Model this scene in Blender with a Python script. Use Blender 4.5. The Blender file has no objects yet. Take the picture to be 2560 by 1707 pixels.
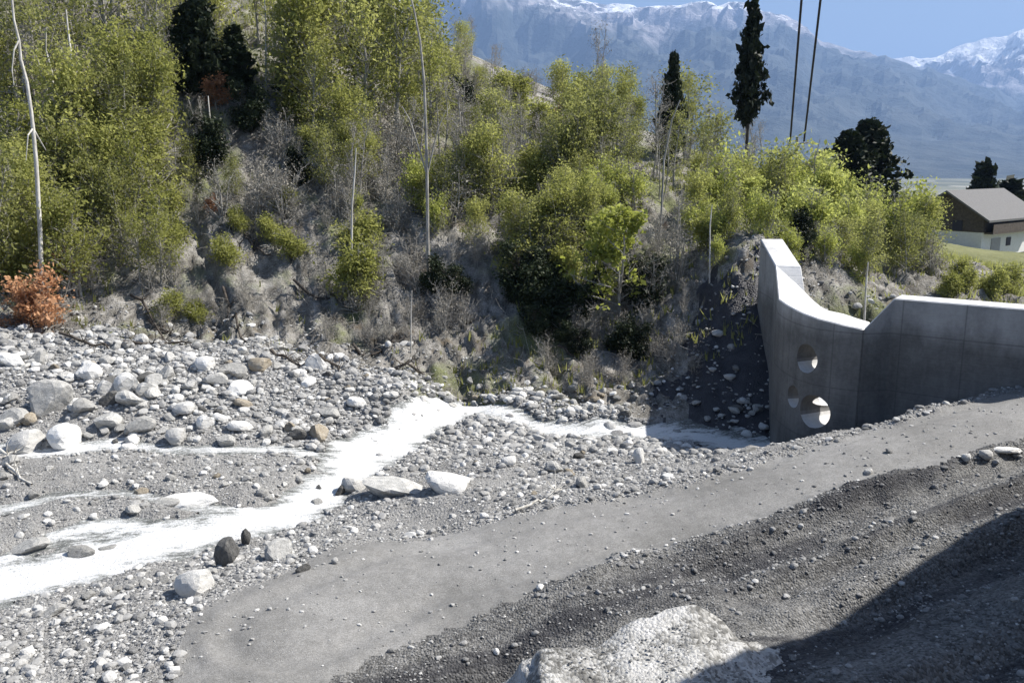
import bpy, bmesh, math, random
import numpy as np
from mathutils import Vector, Matrix, Euler, noise as mnoise

R = math.radians
random.seed(7)
rng = np.random.default_rng(7)
SC = bpy.context.scene
COL = SC.collection

# ------------------------------------------------------------------ camera
W_, H_ = 1024.0, 682.0
F_ = 887.0
PITCH = R(11.5)
CAMZ = 6.0
cam_d = bpy.data.cameras.new("camera")
cam = bpy.data.objects.new("camera", cam_d)
COL.objects.link(cam)
cam.location = (0, 0, CAMZ)
cam.rotation_euler = (R(90) - PITCH, 0, 0)
cam_d.sensor_width = 36
cam_d.lens = F_ / W_ * 36
cam_d.clip_end = 60000
cam_d.clip_start = 0.1
SC.camera = cam

# ------------------------------------------------------------------ world, sun, exposure
SUN_EL, SUN_AZ = R(48), R(12)          # azimuth counted from +X towards +Y
w = bpy.data.worlds.new("World")
SC.world = w
w.use_nodes = True
nt = w.node_tree
nt.nodes.clear()
sky = nt.nodes.new("ShaderNodeTexSky")
sky.sky_type = 'NISHITA'
sky.sun_disc = False
sky.sun_elevation = SUN_EL
sky.sun_rotation = R(90) - SUN_AZ
sky.altitude = 700
sky.air_density = 1.0
sky.dust_density = 2.2
sky.ozone_density = 0.3
bg = nt.nodes.new("ShaderNodeBackground")
bg.inputs[1].default_value = 0.05
wo = nt.nodes.new("ShaderNodeOutputWorld")
nt.links.new(sky.outputs[0], bg.inputs[0])
nt.links.new(bg.outputs[0], wo.inputs[0])
sd = bpy.data.lights.new("sun", 'SUN')
sd.energy = 5.0
sd.angle = R(0.55)
sd.color = (1.0, 0.955, 0.89)
sun = bpy.data.objects.new("sun", sd)
COL.objects.link(sun)
SUNV = Vector((math.cos(SUN_EL) * math.cos(SUN_AZ), math.cos(SUN_EL) * math.sin(SUN_AZ), math.sin(SUN_EL)))
sun.rotation_euler = SUNV.to_track_quat('Z', 'Y').to_euler()
sun.location = (30, 5, 40)
SC.view_settings.view_transform = 'Standard'
SC.view_settings.look = 'None'
SC.view_settings.gamma = 1
SC.view_settings.use_curve_mapping = False
SC.view_settings.exposure = 1.10
SC.render.engine = 'CYCLES'
SC.cycles.max_bounces = 5
SC.cycles.diffuse_bounces = 3
SC.cycles.glossy_bounces = 2
SC.cycles.transmission_bounces = 3
SC.cycles.transparent_max_bounces = 6
SC.cycles.volume_bounces = 0

# ------------------------------------------------------------------ image <-> world helpers
CP, SP = math.cos(PITCH), math.sin(PITCH)
def ray(px, py):
    u = (px - W_ / 2) / F_
    v = (H_ / 2 - py) / F_
    return np.array([u, CP + v * SP, -SP + v * CP])
def at_depth(px, py, Y):
    d = ray(px, py)
    return np.array([0, 0, CAMZ]) + d * (Y / d[1])
def at_z(px, py, z):
    d = ray(px, py)
    return np.array([0, 0, CAMZ]) + d * ((z - CAMZ) / d[2])

# ------------------------------------------------------------------ value noise (numpy)
_perm = np.random.default_rng(3).random((256, 256))
def vnoise(x, y):
    xi = np.floor(x).astype(int); yi = np.floor(y).astype(int)
    fx = x - xi; fy = y - yi
    fx = fx * fx * (3 - 2 * fx); fy = fy * fy * (3 - 2 * fy)
    a = _perm[xi % 256, yi % 256]; b = _perm[(xi + 1) % 256, yi % 256]
    c = _perm[xi % 256, (yi + 1) % 256]; d = _perm[(xi + 1) % 256, (yi + 1) % 256]
    return (a + (b - a) * fx + (c - a) * fy + (a - b - c + d) * fx * fy) * 2 - 1
def fbm(x, y, o=4, g=.5):
    s = 0; a = 1; t = 0
    for k in range(o):
        s = s + a * vnoise(x * 2 ** k + 17.3 * k, y * 2 ** k + 5.1 * k); t += a; a *= g
    return s / t
def sstep(a, b, x):
    t = np.clip((x - a) / (b - a), 0, 1)
    return t * t * (3 - 2 * t)

# ------------------------------------------------------------------ terrain control points
CZ = [  # px, py, z
 (183,612,0),(348,542,0),(522,514,.12),(697,480,.42),(849,435,.9),(940,410,1.15),(1024,386,1.4),(1100,372,1.6),
 (300,690,0),(500,601,.0),(653,548,.25),(827,492,.72),(920,467,.98),(1024,440,1.25),(1120,420,1.5),(400,590,0),(100,720,0),
 (0,600,-.85),(100,575,-.82),(200,550,-.84),(270,528,-.86),(330,495,-.9),(345,465,-.92),(362,452,-.97),(400,430,-1),(430,419,-1.02),(460,411,-1.03),(480,407,-1.03),(500,412,-1.03),(530,419,-1.02),(566,427,-1.02),(600,428,-1),(640,430,-1.02),(690,430,-1.05),(780,440,-1.1),(860,400,-1.2),
 (450,480,-.55),(600,470,-.5),(420,540,-.35),(650,450,-.7),(730,452,-.35),(520,450,-.7),
 (100,500,-.65),(200,520,-.7),(150,450,-.75),(0,480,-.6),(280,470,-.7),(-200,520,-.8),(-200,600,-.9),
 (50,640,-.4),(100,675,-.15),(-100,680,-.3),(0,690,-.3),
 (0,430,-.6),(100,405,-.2),(250,405,-.3),(350,410,-.65),(0,365,0.6),(100,355,.6),(250,350,.6),(400,378,0.1),(500,388,-.3),(600,405,-.45),(680,414,-.6),(-200,400,.2),
 (900,570,.75),(1024,540,1.0),(740,560,.3),(700,640,.45),(880,650,.8),(1024,682,1.0),(1150,600,1.4),(480,700,-.25),(400,690,-.1),(540,600,.15),(300,780,.5),(600,780,.8),
 (1024,480,1.1),(900,510,.85),
]
CY = [  # px, py, Y
 (0,-60,48),(0,60,40),(0,150,34),(0,250,29.5),(0,310,27),(-250,200,30),(-250,0,42),(-250,300,26.5),
 (100,300,28),(200,315,28),(200,250,30.6),(200,200,33),(200,100,38.5),(200,0,46),(300,330,27.3),(300,150,36),
 (400,345,27),(400,250,31),(400,150,37),(400,105,43),(500,358,26.6),(500,250,31),(500,172,37.5),
 (600,372,26),(600,300,28.8),(600,220,32.5),(600,160,38),(650,380,25.6),
 (700,365,24.8),(700,290,27.8),(700,240,31),(700,205,37),
 (745,240,27.2),(760,232,28.5),(800,250,29),(850,288,29),(900,280,31.5),(900,245,38),(1000,290,31),(1000,270,42),(980,255,62),(985,251,88),(1060,251,90),(935,250,86),
 (850,225,42),(850,225,60),(1100,290,32),(1150,260,60),(1250,300,34),(960,262,50),
]
CW = [  # world
 (0,1,4.4),(-4,3,3.1),(4,3,3.6),(0,4.5,2.2),(6,4.5,2.6),(-8,4,1.4),(0,-8,4.4),(10,-6,4.4),(-12,-6,4.0),(-14,6,.4),
 (8.6,22.5,-.55),(9.6,24.5,-.35),(11,22,-.3),(13,22,-.2),(8.4,20.6,-.7),(15,24,0),(12,25.5,.1),(9.5,27,.9),(20,26,.7),
 (-28,60,17),(-10,58,16.5),(0,58,9.0),(8,58,6.2),(14,56,4.6),(22,60,3.4),(30,90,1.0),(10,100,10),(-20,100,22),(-50,80,24),(-40,40,13),(-36,24,2),
 (60,60,0),(60,100,-2.5),(80,90,-2.5),(40,110,-3.4),(70,30,1),(40,15,2),(25,12,2),(30,0,3),(-60,20,4),(-60,0,2),(-60,120,28),(0,130,12),
]
pts = [tuple(at_z(a, b, c)) for a, b, c in CZ] + [tuple(at_depth(a, b, c)) for a, b, c in CY] + CW
P = np.array(pts)
def tps(r2):
    return 0.5 * r2 * np.log(r2 + 1e-9)
_n = len(P)
_d2 = ((P[:, None, :2] - P[None, :, :2]) ** 2).sum(-1)
_K = tps(_d2) + np.eye(_n) * 1.2
_A = np.zeros((_n + 3, _n + 3)); _A[:_n, :_n] = _K
_A[:_n, _n] = 1; _A[:_n, _n + 1:] = P[:, :2]; _A[_n, :_n] = 1; _A[_n + 1:, :_n] = P[:, :2].T
_sol = np.linalg.solve(_A, np.concatenate([P[:, 2], np.zeros(3)]))
def base_z(x, y):
    x = np.asarray(x, float); y = np.asarray(y, float)
    out = _sol[_n] + _sol[_n + 1] * x + _sol[_n + 2] * y
    for i in range(_n):
        out = out + _sol[i] * tps((x - P[i, 0]) ** 2 + (y - P[i, 1]) ** 2)
    return out

def line_dist(x, y, poly):
    """distance to a world polyline, and the interpolated extra value"""
    best = np.full(np.shape(x), 1e9); val = np.zeros(np.shape(x)); side = np.zeros(np.shape(x))
    for (a, b) in zip(poly[:-1], poly[1:]):
        dx, dy = b[0] - a[0], b[1] - a[1]; L = dx * dx + dy * dy
        t = np.clip(((x - a[0]) * dx + (y - a[1]) * dy) / L, 0, 1)
        d = np.hypot(x - a[0] - t * dx, y - a[1] - t * dy)
        m = d < best
        best = np.where(m, d, best); val = np.where(m, a[2] + t * (b[2] - a[2]), val)
        side = np.where(m, np.sign(dx * (y - a[1]) - dy * (x - a[0])), side)
    return best, val, side

def wl(lst, z):
    return [(*at_z(a, b, z)[:2], wd) for a, b, wd in lst]
STREAMS = [
 wl([(830,425,.7),(790,446,.7),(740,440,.62),(690,433,.50),(640,431,.42),(600,430,.42),(566,428,.42),(530,420,.38),(500,414,.36),(479,408,.34),(455,411,.5),(430,419,.6),(395,433,.72),(362,452,.8),(346,475,.62),(330,492,.55),(305,508,.55),(270,524,.6),(209,536,.58),(130,556,.72),(60,574,.72),(0,588,.8),(-120,612,.9)], -1.0),
 wl([(340,455,.2),(290,449,.22),(240,452,.26),(180,453,.22),(110,449,.3),(50,456,.34),(0,452,.3),(-100,450,.3)], -.85),
 wl([(130,530,.3),(80,533,.28),(40,545,.3),(0,560,.3),(-80,570,.3)], -.9),
 wl([(300,515,.15),(190,506,.16),(120,494,.14),(50,500,.16),(0,512,.2)], -.8),
]
def stream_mask(x, y):
    nz = fbm(x * 1.5, y * 2.2, 3) * .30 + fbm(x * 5, y * 9, 2) * .10
    m = np.full(np.shape(x), -9.)
    for s in STREAMS:
        d, wd, _ = line_dist(x, y, s)
        m = np.maximum(m, (wd * 1.15 + .09 - d) + nz * 1.35 * np.minimum(1, wd * 1.5))
    return m            # > 0 is wet
ROAD_U = [(*at_z(a, b, c)[:2], c) for a, b, c in [(150,760,0),(172,690,0),(180,645,0),(192,612,0),(348,542,0),(522,514,.12),(697,480,.42),(849,435,.9),(940,410,1.15),(1024,386,1.4),(1150,362,1.7)]]
ROAD_L = [(*at_z(a, b, c)[:2], c) for a, b, c in [(200,800,0),(300,690,0),(400,640,0),(500,601,.0),(653,548,.25),(827,492,.72),(920,467,.98),(1024,440,1.25),(1150,412,1.5)]]
def road_mask(x, y):
    du, zu, su = line_dist(x, y, ROAD_U)
    dl, zl, sl = line_dist(x, y, ROAD_L)
    nz = fbm(x * 1.3, y * 1.3, 3) * .22 + fbm(x * 6, y * 6, 3) * .10
    inside = np.minimum(-su * du, sl * dl)        # metres inside both edges
    return inside + nz
ROAD_C = [((a[0] + b[0]) / 2, (a[1] + b[1]) / 2, 0) for a, b in zip(ROAD_U[3:], [ROAD_L[2], ROAD_L[3], ROAD_L[3], ROAD_L[4], ROAD_L[5], ROAD_L[6], ROAD_L[7], ROAD_L[8]])]

# furrow axis below the road
_u = np.array([ROAD_L[5][0] - ROAD_L[3][0], ROAD_L[5][1] - ROAD_L[3][1]]); _u = _u / np.linalg.norm(_u)
_v = np.array([_u[1], -_u[0]])
def low_coords(x, y):
    a = (x - ROAD_L[3][0]) * _u[0] + (y - ROAD_L[3][1]) * _u[1]
    b = (x - ROAD_L[3][0]) * _v[0] + (y - ROAD_L[3][1]) * _v[1]     # metres below the road edge
    return a, b
MUDL = [(*at_z(a, b, c)[:2], wd) for a, b, c, wd in [(600,760,.5,.8),(780,685,.6,.62),(840,643,.7,.62),(930,590,.8,.72),(1024,535,.9,.85),(1120,500,1.0,.85)]]
def hill_mask(x, y, zb=None):
    """1 on the soil slopes"""
    toe = [(*at_z(a, b, c)[:2], 0) for a, b, c in [(-300,330,.9),(0,335,1.0),(120,335,.9),(260,345,.7),(400,362,.45),(520,372,.2),(620,388,0),(700,402,-.3)]]
    toe += [(7.6, 25.4, 0), (9.4, 26.6, 0), (12, 27.2, 0), (20, 27.5, 0), (60, 26, 0)]
    d, v, s = line_dist(x, y, toe)
    return s * d + fbm(x * .8, y * .8, 3) * .7
TRENCH = [(*at_z(a, b, 0)[:2], 0) for a, b in ((515, 668), (440, 690), (360, 730))]
def height(x, y, detail=True):
    x = np.asarray(x, float); y = np.asarray(y, float)
    z = base_z(x, y)
    if not detail:
        return z
    rm = road_mask(x, y); sm = stream_mask(x, y); hm = hill_mask(x, y)
    r = sstep(-.25, .25, rm)
    near = sstep(70, 40, y)
    # rubble ground relief
    rough = fbm(x * 1.1, y * 1.1, 4) * .10 + fbm(x * 4.5, y * 4.5, 3) * .035
    h = sstep(-.3, 1.5, hm)
    # gullies on the slope
    gx = (x * .93 + y * .36); gy = (-x * .36 + y * .93)
    gull = 1 - np.abs(fbm(gx * .42 + 3 + .25 * fbm(gx * .3, gy * .3, 2), gy * .085 + 4, 4)) * 2.4
    gull2 = 1 - np.abs(fbm(gx * 2.2, gy * .35 + 9, 4)) * 2.2
    hill_rel = -.40 * np.clip(gull, 0, 1) ** 2 - .22 * np.clip(gull2, 0, 1) ** 2 + fbm(x * .6, y * .6, 3) * .25 + fbm(x * 2.2, y * 2.2, 5, .68) * .38
    z = z + (rough * (1 - h) + hill_rel * h) * (1 - r * .93) * np.clip(near + .15, 0, 1)
    # road: gentle wheel ruts and crumbs
    dc, _, sc_ = line_dist(x, y, ROAD_C)
    z = z + r * (-.05 * np.exp(-((dc - .8) / .2) ** 2) + .03 * np.exp(-((dc - 1.15) / .13) ** 2) * (.5 + fbm(x * 2, y * 2, 2)) + fbm(x * 7, y * 7, 2) * .008)
    # spoil lines along the road edges
    du, _, su = line_dist(x, y, ROAD_U); dl, _, sl = line_dist(x, y, ROAD_L)
    z = z + .13 * np.exp(-((rm + .25) / .22) ** 2) * (.6 + .6 * fbm(x * 1.7, y * 1.7, 2)) * sstep(-2, 1.5, x)
    tr = TRENCH
    td, _, _ = line_dist(x, y, tr)
    z = z - .5 * np.exp(-(td / .38) ** 2)
    # furrowed bank below the road (machine tracks running alongside it)
    a, b = low_coords(x, y)
    wob = fbm(a * .35, b * .8, 2) * .25
    bb = b + wob
    mdp, mwp, _ = line_dist(x, y, MUDL)
    z = z - .07 * sstep(.15, -.35, mdp - mwp)
    zone = sstep(.1, .5, bb) * sstep(1.8, 3.4, a) * sstep(26, 15, a) * sstep(7, 4.5, bb)
    steps = -.22 * sstep(.35, .62, bb) + .16 * sstep(.85, 1.25, bb) - .20 * sstep(1.3, 1.55, bb) + .16 * sstep(1.7, 2.1, bb) - .26 * sstep(2.25, 2.6, bb) + .2 * sstep(3.0, 3.6, bb) - .3 * sstep(4.2, 4.7, bb) + .25 * sstep(5.0, 5.6, bb)
    z = z + steps * zone
    # carve the stream
    z = z - .16 * sstep(-.12, .22, sm) * (1 - h)
    # mound added unseen beyond the right edge, put there to shade the bottom right
    heap = np.hypot((x - 10.2) / 2.6, (y - 8.6) / 2.3)
    z = z + 3.3 * np.clip(1 - heap, 0, 1) ** .9 * (1 + .12 * fbm(x * 2, y * 2, 3))
    # far drop to the valley
    far = np.hypot(x, y)
    z = z - sstep(100, 240, far) * 55
    return z

def ground(px, py, lo=3.0, hi=130.0):
    """first ground point seen through a pixel"""
    d = ray(px, py)
    ts = lo * (hi / lo) ** (np.arange(260) / 259.0)
    X = d[0] * ts; Y = d[1] * ts; Z = CAMZ + d[2] * ts
    g = height(X, Y) - Z
    idx = np.argmax(g > 0)
    if g[idx] <= 0:
        return None
    t0, t1 = ts[max(idx - 1, 0)], ts[idx]
    tt = np.linspace(t0, t1, 12)
    g = height(d[0] * tt, d[1] * tt) - (CAMZ + d[2] * tt)
    k = np.argmax(g > 0)
    t = tt[k]
    return np.array([d[0] * t, d[1] * t, CAMZ + d[2] * t])

# ------------------------------------------------------------------ object helpers
def link(o, parent=None):
    COL.objects.link(o)
    if parent is not None:
        o.parent = parent
    return o
def tag(o, label=None, cat=None, group=None, kind=None):
    if label: o["label"] = label
    if cat: o["category"] = cat
    if group: o["group"] = group
    if kind: o["kind"] = kind
    return o
def mesh_np(name, V, Fc, mat=None, smooth=False):
    V = np.asarray(V, np.float32); Fc = np.asarray(Fc, np.int32)
    me = bpy.data.meshes.new(name)
    me.vertices.add(len(V)); me.vertices.foreach_set("co", V.ravel())
    k = Fc.shape[1]
    me.loops.add(Fc.size); me.loops.foreach_set("vertex_index", Fc.ravel())
    me.polygons.add(len(Fc))
    me.polygons.foreach_set("loop_start", np.arange(0, Fc.size, k, dtype=np.int32))
    me.polygons.foreach_set("loop_total", np.full(len(Fc), k, np.int32))
    me.polygons.foreach_set("use_smooth", np.full(len(Fc), smooth))
    if mat: me.materials.append(mat)
    me.update(calc_edges=True)
    return me
def obj(name, me, parent=None, loc=None):
    o = bpy.data.objects.new(name, me)
    link(o, parent)
    if loc is not None: o.location = loc
    return o
def empty(name, loc, rz=0):
    o = bpy.data.objects.new(name, None)
    link(o); o.location = loc; o.rotation_euler = (0, 0, rz)
    o.empty_display_size = .2
    return o

# ------------------------------------------------------------------ materials
class NB:
    def __init__(s, name):
        s.m = bpy.data.materials.new(name); s.m.use_nodes = True
        s.t = s.m.node_tree; s.t.nodes.clear()
        s.out = s.t.nodes.new("ShaderNodeOutputMaterial")
        s.b = s.t.nodes.new("ShaderNodeBsdfPrincipled")
        s.t.links.new(s.b.outputs[0], s.out.inputs[0])
        s.b.inputs["Roughness"].default_value = .9
        s.b.inputs["Specular IOR Level"].default_value = .25
        s._co = None
    def n(s, ty, **k):
        x = s.t.nodes.new(ty)
        for a, v in k.items(): setattr(x, a, v)
        return x
    def l(s, a, b): s.t.links.new(a, b)
    def co(s, objspace=False, scale=None):
        if objspace:
            c = s.n("ShaderNodeTexCoord").outputs["Object"]
        else:
            c = s.n("ShaderNodeNewGeometry").outputs["Position"]
        if scale:
            mp = s.n("ShaderNodeMapping"); mp.inputs["Scale"].default_value = scale
            s.l(c, mp.inputs[0]); c = mp.outputs[0]
        return c
    def noise(s, co, sc, det=4, rough=.55, dist=0):
        x = s.n("ShaderNodeTexNoise"); s.l(co, x.inputs["Vector"])
        x.inputs["Scale"].default_value = sc; x.inputs["Detail"].default_value = det
        x.inputs["Roughness"].default_value = rough; x.inputs["Distortion"].default_value = dist
        return x.outputs["Fac"]
    def vor(s, co, sc, out="Distance", feature='F1'):
        x = s.n("ShaderNodeTexVoronoi"); x.feature = feature; s.l(co, x.inputs["Vector"])
        x.inputs["Scale"].default_value = sc
        return x.outputs[out]
    def ramp(s, fac, stops):
        x = s.n("ShaderNodeValToRGB"); s.l(fac, x.inputs[0])
        e = x.color_ramp.elements
        while len(e) < len(stops): e.new(.5)
        for k, (p, c) in enumerate(stops):
            e[k].position = p
            e[k].color = (c, c, c, 1) if isinstance(c, (int, float)) else (*c, 1)
        return x.outputs[0]
    def mix(s, fac, a, b, mode='MIX'):
        x = s.n("ShaderNodeMix"); x.data_type = 'RGBA'; x.blend_type = mode
        for i, v in ((0, fac), (6, a), (7, b)):
            if hasattr(v, "is_linked"): s.l(v, x.inputs[i])
            elif i == 0: x.inputs[0].default_value = v
            else: x.inputs[i].default_value = (v, v, v, 1) if isinstance(v, (int, float)) else (*v, 1)
        return x.outputs[2]
    def math(s, op, a, b=0.0):
        x = s.n("ShaderNodeMath", operation=op)
        for i, v in ((0, a), (1, b)):
            if hasattr(v, "is_linked"): s.l(v, x.inputs[i])
            else: x.inputs[i].default_value = v
        return x.outputs[0]
    def bump(s, h, strength=.5, dist=.02):
        x = s.n("ShaderNodeBump"); x.inputs["Strength"].default_value = strength
        x.inputs["Distance"].default_value = dist
        s.l(h, x.inputs["Height"]); s.l(x.outputs[0], s.b.inputs["Normal"])
    def color(s, c):
        if hasattr(c, "is_linked"): s.l(c, s.b.inputs["Base Color"])
        else: s.b.inputs["Base Color"].default_value = (*c, 1)

def m_rubble(name, lo, hi, wet=False, tint=(1, 1, 1)):
    k = NB(name); co = k.co()
    cells = k.vor(co, 22, "Color"); cells2 = k.vor(co, 55, "Color")
    sepa = k.n("ShaderNodeSeparateColor"); k.l(cells, sepa.inputs[0])
    sepb = k.n("ShaderNodeSeparateColor"); k.l(cells2, sepb.inputs[0])
    v = k.math('ADD', k.math('MULTIPLY', sepa.outputs[0], .5), k.math('MULTIPLY', sepb.outputs[1], .5))
    big = k.noise(co, .55, 5, .6)
    v2 = k.math('ADD', k.math('MULTIPLY', v, .55), k.math('MULTIPLY', big, .6))
    c = k.ramp(v2, [(.2, tuple(lo * t for t in tint)), (.55, tuple((lo * .45 + hi * .55) * t for t in tint)), (.85, tuple(hi * t for t in tint))])
    k.color(c)
    d1 = k.vor(co, 22); d2 = k.vor(co, 55); fine = k.noise(co, 90, 3)
    h = k.math('ADD', k.math('MULTIPLY', d1, -1.0), k.math('ADD', k.math('MULTIPLY', d2, -.5), k.math('MULTIPLY', fine, .25)))
    k.bump(h, .9, .035)
    k.b.inputs["Roughness"].default_value = .55 if wet else .95
    return k.m

MAT = {}
MAT['bed'] = m_rubble('river_gravel', .09, .38, tint=(1.0, .985, .95))
MAT['bank'] = m_rubble('rubble_soil', .12, .36, tint=(1.0, .96, .9))
def m_low():
    k = NB('machine_spread_gravel'); co = k.co()
    cells = k.vor(co, 30, "Color"); sep = k.n("ShaderNodeSeparateColor"); k.l(cells, sep.inputs[0])
    # darker bands running along the tracks
    mp = k.n("ShaderNodeMapping"); mp.inputs["Rotation"].default_value = (0, 0, -math.atan2(_u[1], _u[0]))
    k.l(co, mp.inputs[0])
    mp2 = k.n("ShaderNodeMapping"); mp2.inputs["Scale"].default_value = (.16, 1.3, 1); k.l(mp.outputs[0], mp2.inputs[0])
    band = k.noise(mp2.outputs[0], 1.0, 4, .6)
    dark_tone = k.ramp(band, [(.40, 0.0), (.56, 1.0)])
    big = k.noise(co, 1.5, 4, .6)
    v = k.math('ADD', k.math('MULTIPLY', sep.outputs[0], .5), k.math('MULTIPLY', big, .5))
    dry = k.ramp(v, [(.25, (.07, .069, .066)), (.75, (.22, .217, .208))])
    wet = k.ramp(v, [(.25, (.028, .028, .031)), (.8, (.075, .075, .078))])  # darker gravel tone of the bands
    k.color(k.mix(dark_tone, wet, dry))
    h = k.math('ADD', k.math('MULTIPLY', k.vor(co, 30), -1.0), k.math('MULTIPLY', k.noise(co, 40, 4), .6))
    k.bump(h, .9, .03)
    return k.m
MAT['low'] = m_low()
def m_painted_shade():
    k = NB('painted_shade_ground'); co = k.co()  # near-black ground colour that deepens the wall's cast shadow
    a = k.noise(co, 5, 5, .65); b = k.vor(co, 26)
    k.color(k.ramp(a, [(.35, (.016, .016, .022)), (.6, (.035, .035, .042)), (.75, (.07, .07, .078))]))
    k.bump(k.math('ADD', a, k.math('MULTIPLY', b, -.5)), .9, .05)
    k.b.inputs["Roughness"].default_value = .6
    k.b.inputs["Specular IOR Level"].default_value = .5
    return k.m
MAT['mud'] = m_painted_shade()
def m_road():
    k = NB('crushed_gravel_track'); co = k.co()
    big = k.noise(co, .5, 5, .6); mid = k.noise(co, 6, 4, .6); fine = k.vor(co, 70, "Color")
    sep = k.n("ShaderNodeSeparateColor"); k.l(fine, sep.inputs[0])
    v = k.math('ADD', k.math('MULTIPLY', big, .6), k.math('ADD', k.math('MULTIPLY', mid, .25), k.math('MULTIPLY', sep.outputs[0], .22)))
    k.color(k.ramp(v, [(.33, (.13, .128, .121)), (.52, (.2, .197, .189)), (.72, (.305, .3, .29))]))
    k.bump(k.math('ADD', k.noise(co, 60, 4, .7), k.math('MULTIPLY', k.vor(co, 70), -.8)), .6, .012)
    return k.m
MAT['road'] = m_road()
def m_soil():
    k = NB('slope_soil'); co = k.co()
    g = k.co(scale=(1.0, .45, 1.0))
    big = k.noise(co, .28, 5, .62); mid = k.noise(g, 2.3, 6, .7); fine = k.noise(co, 22, 4, .7)
    v = k.math('ADD', k.math('MULTIPLY', mid, .6), k.math('MULTIPLY', fine, .4))
    soil = k.ramp(v, [(.37, (.065, .06, .052)), (.48, (.19, .18, .16)), (.60, (.40, .385, .36))])
    green = k.ramp(fine, [(.3, (.09, .105, .035)), (.7, (.21, .23, .085))])
    gm = k.ramp(k.math('ADD', k.math('MULTIPLY', big, .75), k.math('MULTIPLY', mid, .25)), [(.51, 0.0), (.60, .85)])
    c = k.mix(gm, soil, green)
    leaf = k.ramp(k.noise(co, .9, 4, .7), [(.55, 0.0), (.66, .6)])
    c = k.mix(leaf, c, (.13, .10, .065))
    k.color(c)
    k.bump(k.math('ADD', mid, k.math('MULTIPLY', fine, .6)), 1.0, .12)
    return k.m
MAT['soil'] = m_soil()
def m_meadow():
    k = NB('meadow'); co = k.co()
    a = k.noise(co, .15, 5, .6); b = k.noise(co, 3, 4, .7)
    v = k.math('ADD', k.math('MULTIPLY', a, .6), k.math('MULTIPLY', b, .4))
    k.color(k.ramp(v, [(.35, (.10, .105, .04)), (.55, (.16, .165, .07)), (.7, (.2, .185, .10))]))
    k.bump(b, .6, .1)
    return k.m
MAT['meadow'] = m_meadow()
def m_rock(name, lo, mid, hi, sc=3.0):
    k = NB(name); co = k.co(True)
    oi = k.n("ShaderNodeObjectInfo")
    a = k.noise(co, sc, 6, .65); b = k.noise(co, sc * 9, 4, .7)
    v = k.math('ADD', k.math('MULTIPLY', a, .6), k.math('MULTIPLY', b, .4))
    c = k.ramp(v, [(.33, lo), (.5, mid), (.68, hi)])
    br = k.math('ADD', k.math('MULTIPLY', oi.outputs["Random"], .5), .72)
    cb = k.n("ShaderNodeCombineColor")
    for i in range(3): k.l(br, cb.inputs[i])
    k.color(k.mix(1.0, c, cb.outputs[0], 'MULTIPLY'))
    k.bump(k.math('ADD', a, k.math('MULTIPLY', b, .5)), .8, .05)
    k.b.inputs["Roughness"].default_value = .88
    return k.m
MAT['rock'] = m_rock('granite', (.22, .217, .205), (.40, .395, .375), (.56, .55, .52))
MAT['rock_white'] = m_rock('pale_granite', (.50, .495, .47), (.68, .67, .64), (.80, .79, .76))
MAT['rock_dark'] = m_rock('dark_schist', (.06, .06, .06), (.12, .118, .112), (.2, .195, .185))
MAT['rock_brown'] = m_rock('brown_gneiss', (.16, .13, .09), (.30, .26, .20), (.42, .39, .33))
def m_cobble():
    k = NB('cobble'); 
    at = k.n("ShaderNodeAttribute"); at.attribute_name = "shade"
    co = k.co(); b = k.noise(co, 30, 4, .7)
    c = k.ramp(at.outputs["Fac"], [(0, (.06, .06, .056)), (.3, (.18, .177, .168)), (.6, (.32, .316, .30)), (.85, (.55, .545, .52)), (1, (.72, .71, .68))])
    k.color(k.mix(.35, c, k.ramp(b, [(.3, .1), (.7, .55)])))
    k.bump(b, .5, .01)
    return k.m
MAT['cobble'] = m_cobble()
def m_water():
    k = NB('silty_water')
    at = k.n("ShaderNodeAttribute"); at.attribute_name = "foam_glint"
    mp = k.n("ShaderNodeMapping"); mp.inputs["Rotation"].default_value = (0, 0, -.25); k.l(k.co(), mp.inputs[0])
    m2 = k.n("ShaderNodeMapping"); m2.inputs["Scale"].default_value = (.8, 3.2, 1); k.l(mp.outputs[0], m2.inputs[0]); g = m2.outputs[0]
    a = k.noise(g, 1.7, 7, .78, .8); b = k.noise(k.co(), 16, 4, .75)
    v = k.math('ADD', k.math('MULTIPLY', a, .70), k.math('ADD', k.math('MULTIPLY', b, .24), k.math('MULTIPLY', at.outputs["Fac"], .25)))
    c = k.ramp(v, [(.44, (.13, .137, .13)), (.515, (.28, .29, .28)), (.57, (.58, .59, .585)), (.64, (.86, .87, .87))])  # whites: silt and foam, with sun glint painted in
    k.color(c)
    k.l(k.ramp(v, [(.48, .12), (.6, .55)]), k.b.inputs["Roughness"])
    k.b.inputs["Specular IOR Level"].default_value = .6
    k.bump(k.math('ADD', k.noise(g, 7, 5, .7), k.math('MULTIPLY', b, .8)), 1.0, .07)
    return k.m
MAT['water'] = m_water()
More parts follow.
